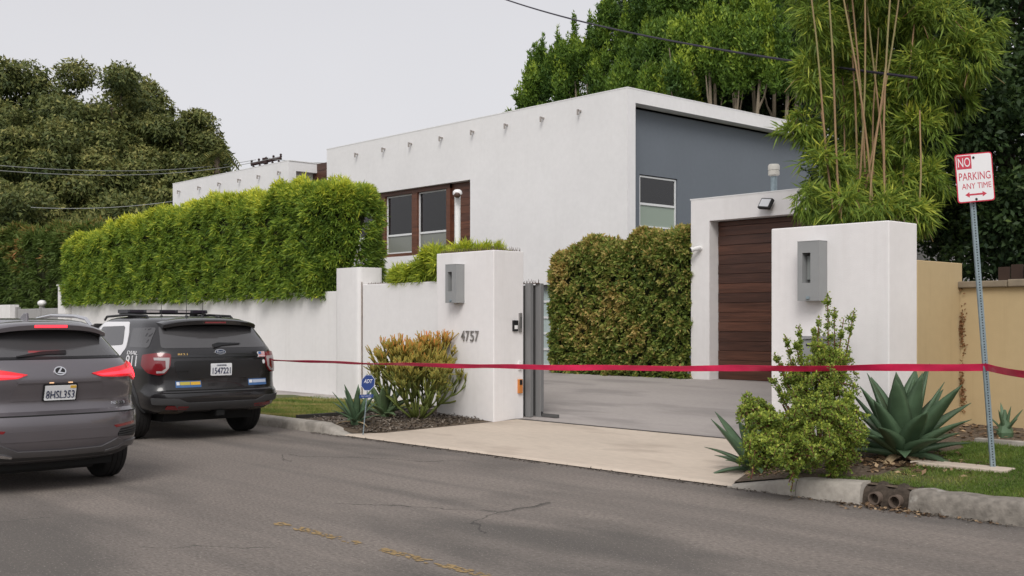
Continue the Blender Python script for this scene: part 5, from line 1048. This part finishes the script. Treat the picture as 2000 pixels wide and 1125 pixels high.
# ---------------------------------------------- black and white police utility
def police():
    car = thing('police_car', 'black police utility vehicle with white doors and roof light bar parked at kerb', 'car', (-14.45, 7.66, 0), PI)
    paint = mat('black_paint', (.012, .011, .012), rough=.25, spec=.45, coat=.5, coords='obj', var=.1, vscale=300); wpaint = mat('white_paint', (.74, .73, .74), rough=.25, spec=.5, coat=.8)
    lv = [(.36,.42,4.70,.80),(.40,.20,4.80,.90),(.46,.07,4.90,.96),(.54,.015,5.0,.99),(.62,.0,5.04,1.0),(.675,.015,5.04,1.002),(.695,.05,5.03,1.002),(.72,.075,5.02,1.0),(.82,.095,5.0,1.0),(.92,.092,4.95,1.0),(1.0,.085,4.85,.998),(1.06,.085,4.65,.995),(1.12,.09,4.15,.990),(1.18,.10,3.85,.980),(1.24,.12,3.65,.966),(1.28,.145,3.52,.948),(1.36,.215,3.34,.915),(1.46,.305,3.12,.880),(1.56,.40,2.92,.846),(1.62,.47,2.78,.82),(1.67,.56,2.66,.785),(1.70,.66,2.56,.745),(1.725,.82,2.44,.67),(1.74,1.05,2.3,.55),(1.747,1.4,2.1,.35)]
    lo = Loft(lv, ar=.55, nr=3.8); zs = [l[0] for l in lv]
    body = obj('body', lo.mesh(zs), paint, car, local=True); cut_arches(body, ((1.06, .385, .45), (3.92, .385, .45)), 1.0)
    D = lambda name, poly, m, par=body, off=.004, thick=.014, **k: obj(name, lo.decal(poly, off, thick, **k), m, par, local=True, smooth=40)
    mir = lambda P: [(-a, b) for a, b in P][::-1]
    D('rear_window', arc_round([(-.83, 1.295), (.83, 1.295), (.74, 1.60), (-.74, 1.60)], .05), car_glass, off=.003, grid=.08)
    for side in (-1, 1):
        K = dict(mode='x', side=side, grid=.09)
        dr = D('rear_door', arc_round([(1.10, 1.28), (1.45, .95), (1.62, .50), (2.30, .50), (2.30, 1.66), (1.30, 1.66), (1.18, 1.52)], .05), wpaint, off=.005, **K); df = D('front_door', arc_round([(2.315, .50), (3.40, .50), (3.40, 1.22), (3.28, 1.30), (2.70, 1.645), (2.315, 1.66)], .05), wpaint, off=.005, **K)
        D('side_window', arc_round([(.42, 1.30), (1.02, 1.30), (1.10, 1.57), (.54, 1.58)], .05), car_glass, off=.004, **K); D('side_window', arc_round([(1.24, 1.33), (2.20, 1.29), (2.20, 1.585), (1.38, 1.60)], .05), car_glass, dr, off=.010, **K); D('side_window', arc_round([(2.40, 1.29), (3.22, 1.28), (2.75, 1.55), (2.40, 1.585)], .04), car_glass, df, off=.010, **K)
        for par, hx in ((dr, 1.55), (df, 2.45)): D('handle', arc_round([(hx, 1.10), (hx+.18, 1.10), (hx+.18, 1.135), (hx, 1.135)], .012), black, par, off=.03, thick=.03, **K)
        D('wheel_arch', [(.57, .40), (.60, .62), (.78, .83), (1.06, .905), (1.34, .83), (1.52, .62), (1.55, .40), (1.50, .40), (1.46, .61), (1.30, .78), (1.06, .845), (.82, .78), (.66, .61), (.62, .40)], trim, off=.012, **K)
        D('sill', [(1.60, .40), (3.4, .40), (3.4, .50), (1.60, .50)], trim, off=.01, **K)
        obj('mirror', MB().ball((3.35, side*1.10, 1.22), (.10, .12, .09)), paint, car, local=True, smooth=180)
        T, F = text_shape('911', .34, .15); m = MB(); m.add([(lambda pn: pn[0]+pn[1]*(.002+.006*c))(lo.pn(.82+(a if side > 0 else -a), 1.115+b, 'x', side)) for a, b, c in T], F); obj('side_lettering', m, wpaint, body, local=True)
        T, F = text_shape('DIAL', .34, .05); m = MB(); m.add([(lambda pn: pn[0]+pn[1]*(.002+.006*c))(lo.pn(.82+(a if side > 0 else -a), 1.225+b, 'x', side)) for a, b, c in T], F); obj('side_lettering', m, wpaint, body, local=True)
    obj('windscreen', MB().add([(3.62, -.80, 1.27), (3.62, .80, 1.27), (2.78, .72, 1.635), (2.78, -.72, 1.635)], [(0, 1, 2, 3)]), car_glass, body, local=True)
    sp = spoiler(car, lo, .25, .74, 1.625, 1.70, .715, paint, drop=.035); obj('brake_light', MB().box(.245, .27, -.16, .16, 1.640, 1.662), red_lens, sp, local=True)
    for sg, f in ((1, lambda P: P), (-1, mir)):
        tl = D('tail_lamp', arc_round(f([(.72, 1.215), (.86, 1.23), (1.16, 1.20), (1.20, 1.06), (1.04, .955), (.88, .925), (.80, .95), (.74, 1.05)]), .03), red_lens, off=.018, thick=.035, grid=.04)
        D('reverse_lens', f([(.745, 1.165), (.95, 1.165), (.945, 1.13), (.80, 1.125), (.80, 1.02), (.85, .985), (.92, .985), (.915, .955), (.82, .96), (.762, 1.02)]), clear_lens, tl, off=.022, thick=.008, grid=.04)
        D('reflector', arc_round(f([(.50, .50), (.80, .51), (.82, .465), (.52, .45)]), .012), red_lens, off=.012)
        D('tailpipe_shroud', arc_round(f([(.52, .43), (.84, .43), (.82, .385), (.54, .38)]), .012), mat('pipe_soot', (.12,.10,.08), rough=.5, metal=.6) if sg == 1 else MATS['pipe_soot'], off=.004)
    D('garnish', arc_round([(-.73, 1.165), (.73, 1.165), (.73, 1.195), (-.73, 1.195)], .01), mat('dark_chrome', (.06,.06,.062), rough=.25, metal=.7), off=.014, thick=.02, grid=.08)
    D('plate_recess', arc_round([(-.62, .87), (.62, .87), (.70, 1.12), (-.70, 1.12)], .06), mat('recess_black', (.012,.012,.013), rough=.35, spec=.5), off=.003, grid=.08)
    D('bumper_trim', arc_round([(-.62, .435), (.62, .435), (.70, .52), (1.02, .53), (1.05, .62), (.66, .605), (.52, .545), (-.52, .545), (-.66, .605), (-1.05, .62), (-1.02, .53), (-.70, .52)], .02), mat('bumper_grey', (.06,.06,.062), rough=.55), off=.012, thick=.03, grid=.07)
    D('bumper_step', [(-.85, .682), (.85, .682), (.85, .694), (-.85, .694)], trim, off=.01, grid=.08)
    D('tailgate_seam', [(-.80, .712), (.80, .712), (.80, .720), (-.80, .720)], under_m, off=.004, grid=.08)
    pl = D('number_plate', arc_round([(-.16, .905), (.16, .905), (.16, 1.075), (-.16, 1.075)], .014), plate_w, off=.018, thick=.024)
    obj('plate_text', lo.text('1547221', 0, .975, .275, .085, .024), ink, pl, local=True); obj('plate_text', lo.text('CALIFORNIA', 0, 1.05, .15, .018, .024), ink, pl, local=True)
    ov = lambda rx_, rz_: [(rx_*math.cos(a), 1.232+rz_*math.sin(a)) for a in np.linspace(0, 2*PI, 28, endpoint=False)]
    bd = D('badge', ov(.082, .034), chrome, off=.014, thick=.02); D('badge_field', ov(.074, .027), mat('badge_blue', (.02,.03,.06), rough=.3), bd, off=.017, thick=.008); obj('badge_text', lo.text('Ford', 0, 1.232, .095, .03, .020), chrome, bd, local=True)
    obj('gate_lettering', lo.text('8J21', -.56, 1.205, .14, .035, .005), mat('gold', (.55,.36,.12), rough=.4), body, local=True)
    obj('gate_lettering', lo.text('EXPLORER', -.58, .975, .19, .022, .008), MATS['dark_chrome'], body, local=True)
    yel = mat('sticker_gold', (.50,.42,.08), rough=.5); blu = mat('sticker_blue', (.06,.14,.32), rough=.5)
    for u0, u1, segs in ((-.66, -.31, ((-.66, -.61, plate_w), (-.61, -.46, yel), (-.46, -.31, MATS['sticker_yellow']))), (.44, .74, ((.44, .50, plate_w), (.50, .74, mat('sticker_pale', (.45,.5,.6), rough=.5))))):
        st = D('bumper_sticker', [(u0-.008, .752), (u1+.008, .752), (u1+.008, .842), (u0-.008, .842)], blu, off=.005, thick=.012)
        for a, b, m_ in segs: D('sticker_band', [(a+.004, .785), (b-.004, .785), (b-.004, .83), (a+.004, .83)], m_, st, off=.008, thick=.005)
    fl_ = D('flag_sticker', [(.60, 1.15), (.72, 1.15), (.72, 1.225), (.60, 1.225)], plate_w, off=.020, thick=.02)
    for q in range(4): D('stripe', [(.602, 1.154+q*.019), (.718, 1.154+q*.019), (.718, 1.162+q*.019), (.602, 1.162+q*.019)], mat('flag_red', (.5,.03,.05), rough=.5) if q == 0 else MATS['flag_red'], fl_, off=.0215, thick=.003)
    D('canton', [(.602, 1.188), (.652, 1.188), (.652, 1.222), (.602, 1.222)], blu, fl_, off=.023, thick=.003)
    D('round_sticker', [(.70+.025*math.cos(a), 1.085+.03*math.sin(a)) for a in np.linspace(0, 2*PI, 14, endpoint=False)], plate_w, off=.006)
    obj('wiper', MB().prism(arc_round([(-.02, 0), (.10, .035), (.40, .06), (.40, .075), (.06, .085), (-.04, .05)], .01), lambda u, v, t: (.150+v*.85-t, -(u-.05), 1.30+v*.8), 0, .02), black, car, local=True)
    lb = obj('light_bar', MB().box(1.75, 2.10, -.62, .62, 1.775, 1.79), black, car, local=True)
    obj('lens_strip', MB().prism(arc_round([(1.74, 1.791), (2.11, 1.791), (2.10, 1.845), (1.75, 1.845)], .02), lambda u, v, t: (u, t, v), -.64, .64), mat('light_bar', (.03,.03,.035), rough=.15, spec=.5), lb, local=True)
    for k in range(5): obj('lens_block', MB().box(1.735, 1.745, -.60+k*.25, -.40+k*.25, 1.80, 1.835), clear_lens if k % 2 else mat('bar_lens', (.025,.02,.03), rough=.1) if k == 0 else MATS['bar_lens'], lb, local=True)
    for y in (-.5, .5): obj('foot', MB().box(1.85, 2.0, y-.03, y+.03, 1.72, 1.777), black, lb, local=True)
    for x, y, h in ((.95, .10, .40), (1.0, -.18, .24), (1.35, .30, .30)):
        an = obj('antenna', MB().tube([(x, y, 1.72), (x, y, 1.72+h)], [.006, .003], 6), black, car, local=True); obj('antenna_base', MB().lathe([(0, 0), (.03, 0), (.02, .03), (0, .035)], (x, y, 1.725), n=12), black, an, local=True)
    obj('roof_pod', MB().ball((.85, -.36, 1.725), (.06, .05, .045)), black, car, local=True, smooth=180)
    for sg in (-1, 1): obj('roof_rail', MB().tube([(.95, sg*.66, 1.68), (1.05, sg*.66, 1.745), (1.7, sg*.66, 1.765), (2.5, sg*.64, 1.74), (2.6, sg*.63, 1.69)], .018, 8), black, car, local=True, smooth=60)
    obj('underbody', MB().box(.45, 4.6, -.68, .68, .26, .42), under_m, car, local=True); obj('hitch', MB().box(.10, .5, -.06, .06, .34, .42), under_m, car, local=True)
    obj('axle', MB().tube([(1.06, -.8, .36), (1.06, .8, .36)], .05, 8), under_m, car, local=True)
    for x in (1.06, 3.92):
        for sg in (-1, 1): wheel(car, x, sg*.865, .385, .25, sg)
    return car
police()
# ------------------------------------------------------------------ signs
ps = thing('parking_sign', 'white no parking sign with red lettering on a leaning perforated post', 'sign', (-4.85, 10.48, vz(-4.85, 10.48)))
pb = at(1940, 915, 10.62); pt = at(1893, 305, 10.50); pb.z = vz(pb.x, pb.y)-.03
ps.location = (pb.x, pb.y, vz(pb.x, pb.y)); bpy.context.view_layer.update()
ax = (pt-pb).normalized(); view = Vector((-.10, -.995, 0)); view = Vector((CT*.95, -ST*1.0, 0)).normalized(); sx = view.cross(ax).normalized(); sx = -sx if sx.dot(Vector((ST, CT, 0))) < 0 else sx; nz = sx.cross(ax).normalized()
nz = nz if nz.dot(view) > 0 else -nz
rot = Matrix((sx, nz, ax)).transposed(); ln = (pt-pb).length
post = obj('post', MB().obox(pb+ax*(ln/2), (.048, .030, ln), rot), galv, ps, bevel=.004)
hl = MB()
for k in range(int(ln/.0254)-1):
    c = pb+ax*(.04+k*.0254)+nz*.0156; hl.obox(c, (.011, .002, .011), rot)
h_ = obj('hole', hl, dark, post); h_['kind'] = 'stuff'
sc = at(1902.5, 347, 10.46); sc = sc+nz*.012
SP = lambda u, v, t: sc+sx*u+ax*v+nz*t
obj('plate', MB().prism(arc_round([(-.172, -.225), (.172, -.225), (.172, .225), (-.172, .225)], .03), SP, 0, .004), mat('sign_red', (.55, .03, .06), rough=.45), ps)
face = obj('face', MB().prism(arc_round([(-.162, -.215), (.162, -.215), (.162, .215), (-.162, .215)], .024), SP, .004, .0055), mat('sign_white', (.76, .75, .76), rough=.4), ps)
sr = mat('sign_print', (.52, .05, .08), rough=.45)
nb = obj('red_panel', MB().prism([(-.156, .085), (-.022, .085), (-.022, .208), (-.156, .208)], SP, .0055, .0065), sr, ps)
obj('lettering', text_mb('NO', .112, .085, lambda u, v, t: SP(u-.089, v+.147, .0066+.0012*t)), MATS['sign_white'], nb)
obj('lettering', text_mb('PARKING', .29, .072, lambda u, v, t: SP(u, v+.015, .0056+.0012*t)), sr, ps)
obj('lettering', text_mb('ANY TIME', .27, .052, lambda u, v, t: SP(u+.01, v-.075, .0056+.0012*t)), sr, ps)
obj('arrow', MB().prism([(-.10, -.155), (-.06, -.130), (-.06, -.147), (.06, -.147), (.06, -.130), (.10, -.155), (.06, -.180), (.06, -.163), (-.06, -.163), (-.06, -.180)], SP, .0055, .0067), sr, ps)
for v in (.185, -.20): obj('bolt', MB().lathe([(0, 0), (.012, 0), (.010, .006), (0, .007)], SP(0, v, .0055), nz, 10), dark, ps)

al = thing('alarm_sign', 'blue octagonal alarm company sign on a thin stake in the bed', 'sign', (-13.42, 9.30, pz(-13.42, 9.30)))
bx_, by_ = -13.42, 9.30; zc = 1.65-(748-630)/FOC*16.1; AN = Vector((CT*.9, -ST, 0)).normalized(); AX = Vector((-AN.y, AN.x, 0))
AX = AX if AX.dot(Vector((ST, CT, 0))) > 0 else -AX; tl = Vector((.06, 0, 1)).normalized()
c0 = Vector((bx_, by_, pz(bx_, by_)-.04)); c1 = Vector((bx_+.05, by_+.06, zc)); tl = (c1-c0).normalized()
obj('stake', MB().tube([c0, c1+tl*.05], .008, 8), galv, al)
AP = lambda u, v, t: c1+AX*u+tl*v+AN*(t+.01)
adb = mat('alarm_blue', (.022, .05, .19), rough=.4); octo = lambda r_: [(r_*math.cos(PI/8+k*PI/4), r_*1.18*math.sin(PI/8+k*PI/4)) for k in range(8)]
obj('rim', MB().prism(octo(.105), AP, 0, .003), mat('alarm_rim', (.45, .48, .60), rough=.4), al); obj('panel', MB().prism(octo(.098), AP, .003, .0045), adb, al)
obj('lettering', text_mb('ADT', .115, .055, lambda u, v, t: AP(u+.15*v, v+.022, .0046+.001*t)), MATS['sign_white'], al)
obj('plaque', MB().prism([(-.105, -.225), (.095, -.215), (.095, -.165), (-.105, -.175)], AP, 0, .004), adb, al); obj('plaque_lettering', text_mb('SECURITY', .15, .02, lambda u, v, t: AP(u-.005, v-.195, .0041+.001*t)), MATS['alarm_rim'], al)

# ------------------------------------------------------------------ red tape from the police vehicle round the sign post
tape = mat('red_tape', (.74, .028, .105), rough=.22, spec=.5, var=.15, vscale=6)
A = Vector((-14.62, 8.52, 1.10)); B = pb+ax*((1.235-pb.z)/ax.z)-nz*.0+Vector((0, 0, 0))+nz*.026
pts = []
n_ = 110
for i in range(n_+1):
    t = i/n_; p = A+(B-A)*t; p.z -= .10*4*t*(1-t)*.55+.004*math.sin(t*40); pts.append((p, 1.0-.75*t+.22*math.sin(t*9)+.16*math.sin(t*31+1)+.08*math.sin(t*67)))
Cend = at(2060, 735, 9.1); n2 = 24
for i in range(1, n2+1):
    t = i/n2; p = B+(Cend-B)*t; p.z -= .02*4*t*(1-t); pts.append((p, .25+.2*math.sin(t*3)))
mb = MB(); rows = []
for i, (p, tw) in enumerate(pts):
    d = (pts[min(i+1, len(pts)-1)][0]-pts[max(i-1, 0)][0]).normalized(); up = Vector((0, 0, 1)); sd_ = d.cross(up).normalized(); w_ = .037*(1 if i > 80 else .92); v = (up*math.cos(tw)+sd_*math.sin(tw))
    nn = d.cross(v).normalized()*.0008; crease = nn*6*math.sin(i*.9)
    rows.append([tuple(p+v*w_+nn), tuple(p+nn+crease), tuple(p-v*w_+nn), tuple(p-v*w_-nn), tuple(p-nn+crease), tuple(p+v*w_-nn), tuple(p+v*w_+nn)])
mb.grid(rows); tag(obj('barrier_tape', mb, tape, loc=A, smooth=60), 'red barrier tape stretched from the police vehicle past the sign post', 'tape')

# ------------------------------------------------------------------ utility pole, wires
cp = at(520, 318, 66); up_ = thing('utility_pole', 'dark utility pole crossarm showing over the white roof', 'utility pole', (cp.x, cp.y, .4)); dw = mat('pole_wood', (.055, .035, .035), rough=.9)
obj('pole', MB().tube([(cp.x, cp.y, .3), (cp.x, cp.y, cp.z+.3)], [.16, .11], 10), dw, up_)
ad_ = Vector((ST, CT, .22)).normalized()
for dz, hl_ in ((.08, .92), (-.28, .8)):
    c = Vector((cp.x, cp.y, cp.z+dz)); obj('crossarm', MB().tube([c-ad_*hl_, c+ad_*hl_], .09, 6), dw, up_)
    for k in range(5):
        q = c+ad_*(hl_*(-.95+.475*k)); obj('insulator', MB().lathe([(.05, .05), (.08, .10), (.05, .16), (.08, .21), (.04, .27)], q, n=10), dw, up_)
obj('transformer', MB().lathe([(.0, 0), (.15, .02), (.15, .35), (0, .38)], (cp.x+.1, cp.y-.15, cp.z-.1), n=12), dw, up_)
wire_m = mat('wire', (.30, .31, .30), rough=.6); cable_m = mat('cable', (.03, .025, .04), rough=.6)
def wire(name, a, b, sag, r_, label, m):
    pts_ = []
    for i in range(25):
        t = i/24; p = a+(b-a)*t; p.z -= sag*4*t*(1-t); pts_.append(p)
    tag(obj(name, MB().tube(pts_, r_, 6), m, loc=a), label, 'wire')
wire('overhead_wire', at(-60, 318, 40), at(500, 312, 65.5), .45, .016, 'upper thin wire crossing before the olive trees', wire_m)
wire('overhead_wire', at(-60, 328, 40), at(545, 306, 65.8), .6, .016, 'lower thin wire crossing before the olive trees', wire_m)
wire('overhead_wire', at(60, 405, 44), at(345, 392, 46), .15, .014, 'short pale wire low before the olive trees', wire_m)
wire('overhead_cable', at(930, -22, 33), at(1790, 152, 13.2), .25, .018, 'dark cable slanting down across the column trees to the bamboo', cable_m)
wire('overhead_wire', at(520, 308, 65.6), at(660, 318, 60), .1, .018, 'thin wire running on past the utility pole crossarm', wire_m)
